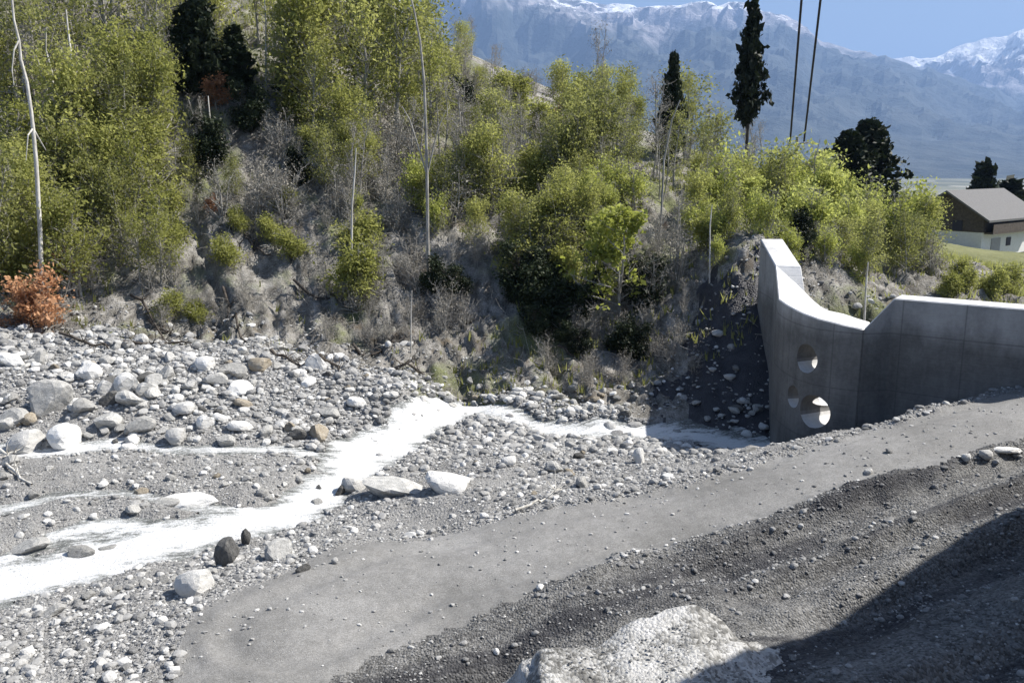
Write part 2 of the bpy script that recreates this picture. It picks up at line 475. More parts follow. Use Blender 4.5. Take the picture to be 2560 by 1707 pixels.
def m_concrete():
    k = NB('cast_concrete'); co = k.co()
    a = k.noise(co, .9, 5, .6); b = k.noise(co, 12, 5, .7)
    st = k.co(scale=(1, 1, .12)); s = k.noise(st, 3.0, 4, .6)
    v = k.math('ADD', k.math('MULTIPLY', a, .45), k.math('ADD', k.math('MULTIPLY', b, .25), k.math('MULTIPLY', s, .3)))
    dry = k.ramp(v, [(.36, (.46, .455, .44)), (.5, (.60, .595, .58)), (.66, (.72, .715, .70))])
    dark_tone = k.ramp(v, [(.36, (.09, .088, .084)), (.5, (.15, .148, .142)), (.66, (.23, .226, .218))])  # dark side tone: painted-in shade, with real damp lower down
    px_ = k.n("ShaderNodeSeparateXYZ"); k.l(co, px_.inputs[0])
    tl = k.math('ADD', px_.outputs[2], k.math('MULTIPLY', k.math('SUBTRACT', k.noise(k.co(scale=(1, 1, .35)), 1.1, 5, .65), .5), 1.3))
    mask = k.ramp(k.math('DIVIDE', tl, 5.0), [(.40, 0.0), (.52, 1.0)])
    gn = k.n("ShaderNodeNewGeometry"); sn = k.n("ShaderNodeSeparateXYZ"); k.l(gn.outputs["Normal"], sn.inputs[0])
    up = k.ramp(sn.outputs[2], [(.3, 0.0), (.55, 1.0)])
    half = k.mix(.42, dark_tone, dry)
    k.color(k.mix(up, k.mix(mask, dark_tone, half), dry))  # sides darkened by normal, shade put into the colour; tops stay pale
    sx2 = k.n("ShaderNodeSeparateXYZ"); k.l(co, sx2.inputs[0])
    uu = k.math('SUBTRACT', k.math('MULTIPLY', sx2.outputs[0], .75), k.math('MULTIPLY', sx2.outputs[1], .66))
    ju = k.math('ABSOLUTE', k.math('SUBTRACT', k.math('FRACT', k.math('DIVIDE', uu, 1.25)), .5))
    jz = k.math('ABSOLUTE', k.math('SUBTRACT', k.math('FRACT', k.math('DIVIDE', k.math('ADD', sx2.outputs[2], .35), 1.3)), .5))
    joint = k.ramp(k.math('MAXIMUM', ju, jz), [(.484, 0.0), (.496, 1.0)])
    joint = k.math('MULTIPLY', joint, k.math('SUBTRACT', 1.0, up))
    k.color(k.mix(k.math('MULTIPLY', joint, .45), k.b.inputs["Base Color"].links[0].from_socket, (.07, .07, .068)))
    # faint board marks
    wv = k.n("ShaderNodeTexWave", wave_type='BANDS', bands_direction='Z'); k.l(co, wv.inputs["Vector"]); wv.inputs["Scale"].default_value = 1.6
    wv.inputs["Distortion"].default_value = .3
    k.bump(k.math('ADD', b, k.math('MULTIPLY', k.ramp(wv.outputs["Fac"], [(0, 0.0), (.06, 1.0)]), .5)), .35, .02)
    return k.m
MAT['concrete'] = m_concrete()
def m_leaf(name, c0, c1, tr=.45):
    k = NB(name)
    oi = k.n("ShaderNodeObjectInfo"); co = k.co(True)
    n = k.noise(co, 1.6, 3, .6); n2 = k.noise(co, 14, 2, .6)
    v = k.math('ADD', k.math('MULTIPLY', n, .45), k.math('ADD', k.math('MULTIPLY', n2, .35), k.math('MULTIPLY', oi.outputs["Random"], .25)))
    c = k.ramp(v, [(.35, c0), (.72, c1)])
    k.color(c)
    k.b.inputs["Roughness"].default_value = .6
    tb = k.n("ShaderNodeBsdfTranslucent"); k.l(c, tb.inputs[0])
    mx = k.n("ShaderNodeMixShader"); mx.inputs[0].default_value = tr
    k.l(k.b.outputs[0], mx.inputs[1]); k.l(tb.outputs[0], mx.inputs[2]); k.l(mx.outputs[0], k.out.inputs[0])
    return k.m
MAT['leaf_spring'] = m_leaf('spring_leaves', (.21, .225, .05), (.47, .48, .16), .62)
MAT['leaf_olive'] = m_leaf('olive_leaves', (.15, .165, .045), (.38, .39, .135), .62)
MAT['leaf_bright'] = m_leaf('bright_leaves', (.26, .29, .05), (.50, .53, .16), .55)
MAT['leaf_dark'] = m_leaf('dark_needles', (.010, .016, .007), (.035, .05, .018), .15)
MAT['leaf_orange'] = m_leaf('dry_orange_leaves', (.32, .15, .07), (.62, .36, .20), .45)
MAT['leaf_grey'] = m_leaf('grey_buds', (.17, .155, .13), (.36, .335, .28), .2)
def m_bark(name, a, b):
    k = NB(name); co = k.co(True, (1, 1, .3)); n = k.noise(co, 9, 4, .7)
    k.color(k.ramp(n, [(.35, a), (.65, b)])); k.bump(n, .6, .02)
    return k.m
MAT['bark_pale'] = m_bark('pale_bark', (.34, .32, .28), (.66, .64, .59))
MAT['bark_grey'] = m_bark('grey_bark', (.19, .18, .16), (.42, .40, .36))
MAT['bark_dark'] = m_bark('dark_bark', (.035, .03, .025), (.10, .085, .07))
def m_plain(name, c, r=.8, var=.25):
    k = NB(name); co = k.co(True); n = k.noise(co, 5, 5, .65)
    k.color(k.ramp(n, [(.3, tuple(x * (1 - var) for x in c)), (.7, tuple(x * (1 + var) for x in c))]))
    k.b.inputs["Roughness"].default_value = r; k.bump(n, .3, .01)
    return k.m
MAT['wood_dark'] = m_plain('weathered_timber', (.085, .07, .058), .85, .4)
MAT['roof'] = m_plain('grey_roofing', (.13, .128, .126), .8, .15)
MAT['render_white'] = m_plain('white_render', (.72, .71, .69), .9, .08)
MAT['metal_grey'] = m_plain('dull_metal', (.3, .3, .31), .5, .1)
MAT['cable'] = m_plain('black_cable', (.03, .03, .045), .6, .1)
MAT['yellow'] = m_plain('yellow_paint', (.75, .68, .12), .6, .1)
def m_mountain(name, far):
    k = NB(name); co = k.co()
    geo = k.n("ShaderNodeNewGeometry")
    sx = k.n("ShaderNodeSeparateXYZ"); k.l(geo.outputs["Position"], sx.inputs[0])
    nz = k.n("ShaderNodeSeparateXYZ"); k.l(geo.outputs["Normal"], nz.inputs[0])
    a = k.noise(co, .0007, 7, .68); b = k.noise(co, .004, 6, .72)
    forest = k.ramp(b, [(.38, (.012, .022, .022)), (.62, (.06, .07, .065))])
    rock = k.ramp(b, [(.38, (.10, .10, .11)), (.56, (.38, .36, .38))])
    hgt = k.math('ADD', sx.outputs[2], k.math('MULTIPLY', k.math('SUBTRACT', a, .5), 1500.0))
    t1 = k.ramp(k.math('DIVIDE', hgt, 3000.0), [((.17 if far else .34), 0.0), ((.25 if far else .43), 1.0)])
    c = k.mix(t1, forest, rock)
    sn = k.math('ADD', k.math('DIVIDE', k.math('ADD', sx.outputs[2], k.math('MULTIPLY', k.math('SUBTRACT', b, .5), 1700.0)), 3000.0), k.math('MULTIPLY', k.math('SUBTRACT', nz.outputs[2], .7), .25))
    snow = k.ramp(sn, [((.36 if far else .49), 0.0), ((.40 if far else .53), 1.0)])
    c = k.mix(snow, c, (.82, .83, .85))
    k.color(c); k.bump(b, 1.0, 60)
    return k.m
def m_valley():
    k = NB('valley_fields'); co = k.co()
    v = k.vor(k.co(scale=(1, .6, 1)), .006, "Color"); sep = k.n("ShaderNodeSeparateColor"); k.l(v, sep.inputs[0])
    n = k.noise(co, .012, 6, .7)
    x = k.math('ADD', k.math('MULTIPLY', sep.outputs[0], .5), k.math('MULTIPLY', n, .5))
    k.color(k.ramp(x, [(.25, (.06, .07, .04)), (.5, (.16, .16, .11)), (.75, (.30, .29, .24))]))
    return k.m

# ------------------------------------------------------------------ ground sheet, split by surface
NT, NR = 620, 640
TH = np.linspace(R(-56), R(56), NT)
RR = 2.2 * (150 / 2.2) ** (np.linspace(0, 1, NR))
TT, RG = np.meshgrid(TH, RR, indexing='xy')
GX = RG * np.sin(TT); GY = RG * np.cos(TT)
GZ = np.vstack([height(GX[i:i + 40], GY[i:i + 40]) for i in range(0, NR, 40)])
idx = np.arange(NT * NR).reshape(NR, NT)
quads = np.stack([idx[:-1, :-1], idx[:-1, 1:], idx[1:, 1:], idx[1:, :-1]], -1).reshape(-1, 4)[:, ::-1]
cx = (GX[:-1, :-1] + GX[1:, 1:]) / 2; cy = (GY[:-1, :-1] + GY[1:, 1:]) / 2
rm = road_mask(cx, cy).ravel(); hm = hill_mask(cx, cy).ravel(); sm = stream_mask(cx, cy).ravel()
la, lb = low_coords(cx, cy); la = la.ravel(); lb = lb.ravel()
zone = np.full(rm.shape, 0)                       # river bed
zone[(lb > .0) & (rm <= 0)] = 3                   # spread gravel below the road
zone[hm > 0] = 2
mud_l = [(*at_z(a, b, c)[:2], wd) for a, b, c, wd in [(600,760,.5,.8),(780,685,.6,.62),(840,643,.7,.62),(930,590,.8,.72),(1024,535,.9,.85),(1120,500,1.0,.85)]]
md_, mw_, _s = line_dist(cx, cy, mud_l)
zone[((1 - np.hypot((cx - 7.2) / 2.9, (cy - 22.6) / 4.6) + .35 * fbm(cx * 1.3, cy * 1.3, 4)).ravel() > 0) & (rm <= 0)] = 5  # ground by the wall foot: its shadow painted into the colour
zone[(hm > 0) & (cx.ravel() > 12) & (cy.ravel() > 44)] = 4
zone[(rm > 0) & (hm <= 0)] = 1
AV = np.stack([GX.ravel(), GY.ravel(), GZ.ravel()], -1)
for zi, nm, mt, in ((0, 'river_bed', 'bed'), (1, 'gravel_road', 'road'), (2, 'hillside', 'soil'), (3, 'gravel_ground', 'low'), (4, 'field', 'meadow'), (5, 'shade_painted_ground', 'mud')):
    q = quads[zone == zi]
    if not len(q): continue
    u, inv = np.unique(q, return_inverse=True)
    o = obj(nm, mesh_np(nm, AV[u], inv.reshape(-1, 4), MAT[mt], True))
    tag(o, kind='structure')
# ground behind the camera so the sheet goes on all round
def sheet(name, x0, x1, y0, y1, n, mat, zf):
    xs = np.linspace(x0, x1, n); ys = np.linspace(y0, y1, n)
    X, Y = np.meshgrid(xs, ys); Z = zf(X, Y)
    i = np.arange(n * n).reshape(n, n)
    q = np.stack([i[:-1, :-1], i[:-1, 1:], i[1:, 1:], i[1:, :-1]], -1).reshape(-1, 4)
    return tag(obj(name, mesh_np(name, np.stack([X.ravel(), Y.ravel(), Z.ravel()], -1), q, mat, True)), kind='structure')
# valley floor
sheet('valley_land', -24000, 24000, -12000, 24000, 60, m_valley(), lambda X, Y: -62 + 0 * X + 6 * fbm(X * .0005, Y * .0005, 3))

# ------------------------------------------------------------------ water
sel = (sm > -.02) & (hm <= .2)
q = quads[sel]
u, inv = np.unique(q, return_inverse=True)
wx, wy = AV[u, 0], AV[u, 1]
wm = stream_mask(wx, wy)
wz = base_z(wx, wy) - .085 + .018 * fbm(wx * 3, wy * 5, 3) + .025 * fbm(wx * 1.2, wy * 1.2, 2)
me = mesh_np('stream_water', np.stack([wx, wy, wz], -1), inv.reshape(-1, 4), MAT['water'], True)
fa = me.attributes.new("foam_glint", 'FLOAT', 'POINT')
fa.data.foreach_set("value", np.clip(wm * 1.6, 0, 1).astype(np.float32))
tag(obj('stream_water', me), kind='structure')

# ------------------------------------------------------------------ mountains
def mountain(name, prof, dist, base, mat, seed, n=420, m=90, rough=1.0):
    px = np.linspace(prof[0][0], prof[-1][0], n)
    py = np.interp(px, [p[0] for p in prof], [p[1] for p in prof])
    V = []
    jag = fbm(px * .045 + seed, px * 0 + seed, 5, .6) * 7 * rough
    ridge = []
    for a, b in zip(px, py + jag):
        ridge.append(at_depth(a, b, dist))
    ridge = np.array(ridge)
    s = np.linspace(0, 1, m)
    X = np.zeros((m + 12, n)); Y = X.copy(); Z = X.copy()
    for j in range(m + 12):
        if j < m:
            t = s[j]; dd = base + (dist - base) * t
            f = dd / dist
            X[j] = ridge[:, 0] * f; Y[j] = dd
            hgt = ridge[:, 2] + 70
            rel = (1 - np.abs(fbm(X[j] * .0009 + seed, Y[j] * .00035 + t * 1.5, 5, .6)) * 2)
            Z[j] = -70 + hgt * (t ** 1.25) * (1 + .55 * (rel - .6) * math.sin(math.pi * t) ** .8)
        else:
            t = (j - m + 1) / 12.
            X[j] = ridge[:, 0] * (1 + t * .3); Y[j] = dist * (1 + t * .3); Z[j] = ridge[:, 2] * (1 - t) - 70 * t
    i = np.arange((m + 12) * n).reshape(m + 12, n)
    q = np.stack([i[:-1, :-1], i[:-1, 1:], i[1:, 1:], i[1:, :-1]], -1).reshape(-1, 4)
    return tag(obj(name, mesh_np(name, np.stack([X.ravel(), Y.ravel(), Z.ravel()], -1), q, mat, False)), kind='structure')
mountain('mountains', [(-700, 20), (-200, -15), (150, -30), (380, -30), (480, -22), (560, -8), (600, 3), (650, 7), (700, 3), (745, 5), (780, 14), (800, 27), (830, 42), (870, 54), (905, 62), (940, 74), (1000, 92), (1100, 110), (1500, 130)], 9500, 3600, m_mountain('forested_mountain', False), 2.0)
mountain('snowy_mountains', [(500, 60), (780, 66), (860, 62), (905, 58), (935, 56), (955, 46), (985, 36), (1024, 31), (1080, 20), (1200, 10), (1500, 40), (1900, 60)], 11500, 7500, m_mountain('snowy_mountain', True), 9.0, rough=.8)

# ------------------------------------------------------------------ haze
hz = NB('valley_haze')
hz.t.nodes.remove(hz.b)
pv = hz.n("ShaderNodeVolumePrincipled")
pv.inputs["Color"].default_value = (.36, .57, 1.0, 1)
pv.inputs["Density"].default_value = 1.05e-4
pv.inputs["Anisotropy"].default_value = .1
hz.l(pv.outputs[0], hz.out.inputs["Volume"])
bm = bmesh.new(); bmesh.ops.create_cube(bm, size=1)
bmesh.ops.transform(bm, matrix=Matrix.Translation((0, 6000, 1085)) @ Matrix.Diagonal((56000, 40000, 2330, 1)), verts=bm.verts)
me = bpy.data.meshes.new('haze'); bm.to_mesh(me); bm.free(); me.materials.append(hz.m)
tag(obj('haze', me), kind='stuff')

# ------------------------------------------------------------------ concrete barrier
def ext(path, tops, thick, zb):
    """closed wall along a plan path: near face on the path, thickness to the left-hand normal side given per point"""
    bm = bmesh.new(); ring = []
    n = len(path)
    for i in range(n):
        p = Vector(path[i]); t = Vector(thick[i])
        q = p + t
        ring.append([bm.verts.new((p.x, p.y, zb)), bm.verts.new((p.x, p.y, tops[i])), bm.verts.new((q.x, q.y, tops[i])), bm.verts.new((q.x, q.y, zb))])
    for a, b in zip(ring[:-1], ring[1:]):
        for k in range(4):
            bm.faces.new((a[k], a[(k + 1) % 4], b[(k + 1) % 4], b[k]))
    bm.faces.new(ring[0][::-1]); bm.faces.new(ring[-1])
    bmesh.ops.recalc_face_normals(bm, faces=bm.faces)
    return bm
def bev(bm, w=.025):
    ed = [e for e in bm.edges if len(e.link_faces) == 2 and e.calc_face_angle(0) > .6]
    bmesh.ops.bevel(bm, geom=ed, offset=w, segments=1, affect='EDGES')
near_px = [(760.4,238.4,26),(775.2,265.2,24.2),(778.8,298.8,22.0),(785,303.2,21.3),(793.2,308,20.75),(804,313,20.25),(817.6,318,19.85),(840,323.6,19.5),(863.6,328.8,19.25)]
far_px  = [(782.8,238.4),(801.2,266),(804.8,290.4),(812,298),(821.6,306),(829,310),(844,313.2),(858,318),(870.4,321.6)]
path, tops, thick = [], [], []
for (a, b, Y), (c, d) in zip(near_px, far_px):
    p = at_depth(a, b, Y); qv = at_z(c, d, p[2])
    path.append((p[0], p[1])); tops.append(p[2]); thick.append((qv[0] - p[0], qv[1] - p[1]))
print("wall", [(round(p[0], 2), round(p[1], 2), round(t, 2), round(math.hypot(*k), 2)) for p, t, k in zip(path, tops, thick)])
wing = ext(path, tops, thick, -2.2)
bev(wing)
me = bpy.data.meshes.new('curved_wall'); wing.to_mesh(me); wing.free(); me.materials.append(MAT['concrete'])
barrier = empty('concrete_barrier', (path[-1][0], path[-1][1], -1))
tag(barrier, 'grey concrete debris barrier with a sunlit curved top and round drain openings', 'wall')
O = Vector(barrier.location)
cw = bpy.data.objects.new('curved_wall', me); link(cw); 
# round openings bored through the curved face
cutters = []
def hole(px, py, r, i, sx=1.0):
    # ray to the face plane between path[i] and path[i+1]
    a = Vector((*path[i], 0)); b = Vector((*path[i + 1], 0)); t = (b - a).normalized(); nrm = Vector((-t.y, t.x, 0))
    d = Vector(ray(px, py)); o = Vector((0, 0, CAMZ))
    k = (a - o).dot(nrm) / d.dot(nrm); p = o + d * k
    bmc = bmesh.new(); bmesh.ops.create_cone(bmc, cap_ends=True, segments=28, radius1=r, radius2=r, depth=3.0)
    m = bpy.data.meshes.new('cut'); bmc.to_mesh(m); bmc.free()
    c = bpy.data.objects.new('cut', m); link(c)
    c.rotation_euler = nrm.to_track_quat('Z', 'Y').to_euler(); c.location = p; c.scale = (sx, 1, 1)
    c.rotation_euler.rotate_axis('X', R(0))
    cutters.append(c)
    return p
h1 = hole(806, 358, .34, 5)
h2 = hole(793, 396, .27, 4)
h3 = hole(812, 411, .39, 5)
for c in cutters:
    md = cw.modifiers.new('b', 'BOOLEAN'); md.object = c; md.operation = 'DIFFERENCE'; md.solver = 'EXACT'
bpy.context.view_layer.update()
dg = bpy.context.evaluated_depsgraph_get()
nm = bpy.data.meshes.new_from_object(cw.evaluated_get(dg))
cw.modifiers.clear(); cw.data = nm; nm.name = 'curved_wall'
for c in cutters: bpy.data.objects.remove(c)
cw.parent = barrier; cw.location = -O
# straight wall to the right of the overflow notch
D = np.array([*path[-1], tops[-1]])
E = at_depth(894.4, 298, 19.35); ztop = E[2]
Fp = at_z(1024, 308.5, ztop)
dirf = (Fp - E)[:2] / np.linalg.norm((Fp - E)[:2])
G = Fp[:2] + dirf * 9
nrm = np.array([-dirf[1], dirf[0]]) * .7
s0 = np.array([D[0] + .004, D[1]])
pathb = [tuple(s0), tuple(E[:2]), tuple(G)]
stb = ext(pathb, [D[2], ztop, ztop], [(.34, .5), tuple(nrm), tuple(nrm)], -2.2)
bev(stb)
me = bpy.data.meshes.new('straight_wall'); stb.to_mesh(me); stb.free(); me.materials.append(MAT['concrete'])
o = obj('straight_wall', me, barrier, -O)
print('E', E, 'F', Fp, 'top', ztop)

LM = [(26, 90, 'the white forked trunk'), (118, 80, 'the thin pale trunk'), (200, 40, 'the black-green conifer'), (425, 150, 'the tall thin bare trunk'),
      (213, 90, 'the orange leafed shrub'), (45, 305, 'the large orange shrub'), (618, 290, 'the brightest green tree'), (354, 230, 'the pale slope stem'),
      (744, 130, 'the tall dark conifer'), (668, 110, 'the grey green conifer'), (555, 120, 'the tiny orange shrub'), (300, 180, 'the narrow black shrub'),
      (240, 240, 'the bare earth scar'), (560, 320, 'the dark hollow'), (765, 240, 'the high end of the curved wall'), (850, 325, 'the wall notch'), (866, 285, 'the short pale stem'),
      (855, 150, 'the pair of dark conifers'), (955, 220, 'the timber house'), (800, 150, 'the two cables'), (1000, 300, 'the straight wall'), (80, 238, 'the dark thicket shrub'), (0, 180, 'the left picture edge'),
      (50, 400, 'the largest grey boulder'), (207, 362, 'the white topmost boulder'), (110, 398, 'the dark angular boulder'), (358, 401, 'the lone white boulder'), (240, 450, 'the upper stream branch'),
      (198, 496, 'the wide pale boulder'), (356, 485, 'the white boulder at the bend'), (452, 478, 'the broad pale boulder'), (555, 467, 'the pale round stone'), (30, 440, 'the flat-topped boulder'), (500, 400, 'the stream apex'),
      (640, 458, 'the white elongated stone'), (198, 581, 'the bright white boulder'), (178, 434, 'the whitish streamside boulder'), (740, 420, 'the curved wall foot'), (262, 362, 'the brownish slab')]
NAMED = []
def rel(px, py):
    b = min(LM, key=lambda l: (l[0] - px) ** 2 + ((l[1] - py) * 1.2) ** 2)
    dx, dy = px - b[0], py - b[1]
    if abs(dx) + abs(dy) < 9: return 'right at ' + b[2]
    if abs(dx) > abs(dy): return ('right of ' if dx > 0 else 'left of ') + b[2]
    return ('below ' if dy > 0 else 'above ') + b[2]
# ------------------------------------------------------------------ unseen wall added right of the view to shade the gravel
_sh = 5.4
_pw = [(6.75, 9.35), (8.7, 10.75), (12.4, 13.5)]
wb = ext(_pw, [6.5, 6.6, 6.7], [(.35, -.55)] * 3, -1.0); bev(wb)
me = bpy.data.meshes.new('added_shadow_wall'); wb.to_mesh(me); wb.free(); me.materials.append(MAT['concrete'])
tag(obj('added_shadow_wall', me), 'tall plain concrete wall added outside the view to shade the gravel', 'wall')
# ------------------------------------------------------------------ rocks
def rock_mesh(name, seed, sub, mat, flat=1.0, facets=11, nz=.06, smooth=False):
    r_ = random.Random(seed)
    bm = bmesh.new(); bmesh.ops.create_icosphere(bm, subdivisions=sub, radius=1)
    pl = []
    for i in range(facets):
        v = Vector((r_.gauss(0, 1), r_.gauss(0, 1), r_.gauss(0, 1))).normalized()
        pl.append((v, r_.uniform(.5, .95)))
    sx, sy, sz = r_.uniform(.85, 1.25), r_.uniform(.75, 1.05), r_.uniform(.78, 1.0) * flat
    for v in bm.verts:
        d = v.co.normalized(); acc = 0
        for p, h in pl:
            c = d.dot(p)
            if c > .05: acc += (c / h) ** 26
        acc += .3
        rad = acc ** (-1 / 26.)
        rad = min(rad, 1.15) * (1 + nz * mnoise.fractal(d * 2.0 + Vector((seed, 0, 0)), 1, 2, 3) + nz * .35 * mnoise.fractal(d * 9, .7, 2, 3))
        v.co = Vector((d.x * sx, d.y * sy, d.z * sz)) * rad
    me = bpy.data.meshes.new(name); bm.to_mesh(me); bm.free()
    me.materials.append(mat)
    for p in me.polygons: p.use_smooth = smooth
    return me
ROCKS = {}
for mk in ('rock', 'rock_white', 'rock_dark', 'rock_brown'):
    ROCKS[mk] = [rock_mesh('boulder', 10 * k + len(mk), 3, MAT[mk], facets=9 + k, smooth=False, nz=.05) for k in range(4 if mk == 'rock' else 2)]
def boulder(px, py, size, mk='rock', label=None, group=None, asp=1.0, tall=1.0, var=None, sink=.25, name='boulder'):
    """px,py = where the middle of the stone stands on the ground, size = its width in pixels"""
    g = ground(px, py + size * .22)
    if g is None: return None
    dist = math.sqrt(g[0] ** 2 + g[1] ** 2 + (CAMZ - g[2]) ** 2)
    r = size * dist / F_ / 2
    ms = ROCKS[mk]; me = ms[(var if var is not None else random.randrange(len(ms))) % len(ms)]
    o = obj(name, me)
    o.scale = (r * asp, r, r * tall)
    o.rotation_euler = (random.uniform(-.3, .3), random.uniform(-.3, .3), random.uniform(0, 6.28) if asp == 1.0 else random.uniform(-.3, .3))
    o.location = (g[0], g[1], float(height(g[0], g[1])) + r * tall * (.62 - sink))
    tag(o, label, 'boulder', group)
    return o
HERO = [
 (50,400,40,'rock','largest rounded grey boulder, standing high in the rubble at the left margin',1.0,1.05),
 (30,440,34,'rock_white','pale flat-topped boulder at the water edge on the far left',1.15,.7),
 (68,437,32,'rock_white','pale blocky boulder just below the largest rounded grey boulder',1.1,.8),
 (107,420,24,'rock','light grey boulder beside the narrow upper stream branch on the left',1.0,.8),
 (110,398,20,'rock_dark','dark angular boulder between pale boulders on the left bank',1.0,.9),
 (140,425,22,'rock','grey boulder in the lowest row above the upper stream branch',1.1,.8),
 (178,434,22,'rock_white','whitish boulder touching the upper stream branch',1.1,.8),
 (207,362,20,'rock_white','white rounded boulder highest on the rubble bank',1.2,.8),
 (215,378,18,'rock','grey rounded boulder just below the white one highest on the bank',1.1,.8),
 (242,424,20,'rock_white','pale boulder at the stream bend side of the rubble bank',1.1,.8),
 (266,430,18,'rock','small grey boulder with a dark wet foot beside the bend',1.0,.8),
 (330,412,17,'rock','grey boulder at the right end of the rubble bank above the bend',1.0,.9),
 (358,401,18,'rock_white','white boulder standing alone at the right end of the rubble bank',1.0,1.0),
 (198,581,34,'rock_white','bright white boulder with a dark shadow beside the lower stream',1.3,.85),
 (228,556,26,'rock_dark','dark upright boulder behind the bright white boulder',.8,1.5),
 (247,540,12,'rock_dark','thin dark stone standing up at the edge of the lower stream',.7,1.8),
 (279,551,26,'rock','light grey round boulder right of the thin dark standing stone',1.0,.95),
 (303,567,14,'rock_dark','small dark stone close to the upper road edge',1.1,.9),
 (356,485,26,'rock_white','white boulder at the inside of the stream bend',.9,1.15),
 (340,492,14,'rock_dark','dark stone leaning on the white boulder at the stream bend',.8,1.2),
 (392,482,46,'rock','broad flat light grey boulder on the gravel bar beside the bend',1.4,.55),
 (452,478,44,'rock_white','broad pale flat boulder in the middle of the gravel bar',1.4,.55),
 (510,459,16,'rock_white','small white stone alone in the middle of the gravel bar',1.3,.7),
 (555,467,18,'rock','pale round stone on the right half of the gravel bar',1.0,.9),
 (582,482,18,'rock','grey round stone near the road on the right half of the gravel bar',1.0,.9),
 (640,458,18,'rock_white','white elongated stone in the thin side stream near the road',.8,1.2),
 (190,496,36,'rock_white','wide pale boulder lying in the bed between the two stream branches',1.5,.55),
 (165,500,18,'rock','smaller pale boulder left of the wide one between the stream branches',1.2,.6),
 (966,457,9,'rock_white','small white stone on the lower road edge near the right',1.1,.9),
 (985,454,12,'rock_white','white stone on the lower road edge below the straight wall',1.3,.8),
 (1008,448,16,'rock_white','long white stone on the lower road edge at the right margin',1.6,.6),
 (868,470,9,'rock_white','tiny white stone on the lower road verge under the curved wall',1.0,.9),
 (335,560,8,'rock_white','lone white stone on the upper verge left of the road',1.0,.9),
 (55,610,16,'rock','grey stone left of the lower stream at the left margin',1.0,.9),
 (28,651,14,'rock_white','whitish round stone in the cobbles at the lower left corner',1.0,.9),
 (80,552,22,'rock','grey boulder breaking the lower stream near the left margin',1.2,.7),
 (110,548,14,'rock','small grey stone in the white water of the lower stream',1.2,.7),
 (28,545,24,'rock','low grey boulder in the lower stream at the left margin',1.3,.6),
 (245,402,16,'rock_brown','brownish boulder among the grey ones of the left bank',1.1,.8),
 (262,362,22,'rock_brown','brownish slab leaning at the foot of the wooded slope',1.3,.7),
 (748,448,10,'rock','pale stone at the shadow edge by the road',1.4,.7),
]
for h in HERO:
    boulder(h[0], h[1], h[2] * 1.08, h[3], h[4], None, h[5], h[6])
GB = 'boulders in the rubble bank below the slope'
def rnd_boulders(n, poly, smin, smax, label, group, whites=.3):
    k = 0; tries = 0
    while k < n and tries < n * 20:
        tries += 1
        x = random.uniform(poly[0], poly[2]); y = random.uniform(poly[1], poly[3])
        if any(abs(x - h[0]) < h[2] * .55 and abs(y - h[1]) < h[2] * .4 for h in HERO): continue
        f = (x - poly[0]) / (poly[2] - poly[0])
        y += poly[4] * f
        s = smin + (smax - smin) * random.random() ** 2.4
        r = random.random()
        mk = 'rock_white' if r < whites else ('rock_dark' if r > .93 else ('rock_brown' if r > .87 else 'rock'))
        sz = 'bigger ' if s > smin + (smax - smin) * .4 else 'small '
        lab = sz + {'rock': 'grey', 'rock_white': 'whitish', 'rock_dark': 'dark', 'rock_brown': 'brownish'}[mk] + ' boulder ' + rel(x, y)
        b = boulder(x, y, s, mk, lab, group, 1.0, random.uniform(.7, 1.0), sink=.32)
        if b: NAMED.append((b, x))
        k += 1
rnd_boulders(105, (0, 352, 330, 445, 0), 9, 27, 'grey or whitish angular boulder in the rubble bank left of the stream bend', GB, .42)
rnd_boulders(45, (320, 372, 640, 400, 14), 8, 14, 'small boulder in the stone belt between the wooded slope and the upper stream', 'boulders between slope and upper stream', .3)
rnd_boulders(22, (0, 330, 300, 365, 8), 8, 15, 'small boulder half buried in the toe of the bare slope', 'boulders half buried at the slope toe', .2)
rnd_boulders(22, (400, 455, 640, 500, -10), 7, 13, 'small loose boulder on the gravel bar between stream and road', 'boulders on the gravel bar', .3)
rnd_boulders(28, (0, 455, 320, 525, 0), 7, 16, 'loose boulder in the bed between the two stream branches', 'boulders between the stream branches', .35)
rnd_boulders(14, (690, 395, 800, 425, 10), 8, 14, 'boulder lying in the black shade in front of the curved wall', 'boulders in the shade of the wall', .0)
rnd_boulders(16, (60, 600, 260, 600, -40), 8, 14, 'stone on the bank between the lower stream and the road', 'stones between lower stream and road', .2)
# large broken concrete-like block in front
def blk_top(a, b):
    return .62 + .17 * math.exp(-((a - .62) / .28) ** 2) * b ** 2 - .55 * max(0, a - .66) + .05 * b
bm = bmesh.new()
bmesh.ops.create_cube(bm, size=2)
bmesh.ops.subdivide_edges(bm, edges=bm.edges, cuts=22, use_grid_fill=True)
blk = [at_depth(518, 660, 9.35), at_depth(668, 597, 10.9), at_depth(740, 640, 10.2)]
bx0, bx1, by0, by1 = 0.30, 2.95, 6.2, 9.55
for v in bm.verts:
    a, b, c = (v.co.x + 1) / 2, (v.co.y + 1) / 2, (v.co.z + 1) / 2
    x = bx0 + (bx1 - bx0) * a + .10 * (b - .5); 
    yfar = by1 - 1.0 * abs(a - .62) ** 1.1
    y = by0 + (yfar - by0) * b
    top = blk_top(a, b)
    z = -.5 + (top + .5) * c
    n = mnoise.fractal(Vector((x, y, z)) * 1.6, .9, 2.1, 6)
    n2 = mnoise.fractal(Vector((x, y, z)) * 7, .8, 2.1, 4)
    f = .08 * n + .04 * n2
    x += (-.85 * (1 - c) * (1 - a) ** 2 + .5 * (1 - c) * a); y += .8 * (1 - c) * b
    v.co = Vector((x + f * (1.2 if a > .5 else -.25), y + f * .8, z + f * (1.2 if c > .6 else .4)))
me = bpy.data.meshes.new('stone_block'); bm.to_mesh(me); bm.free()
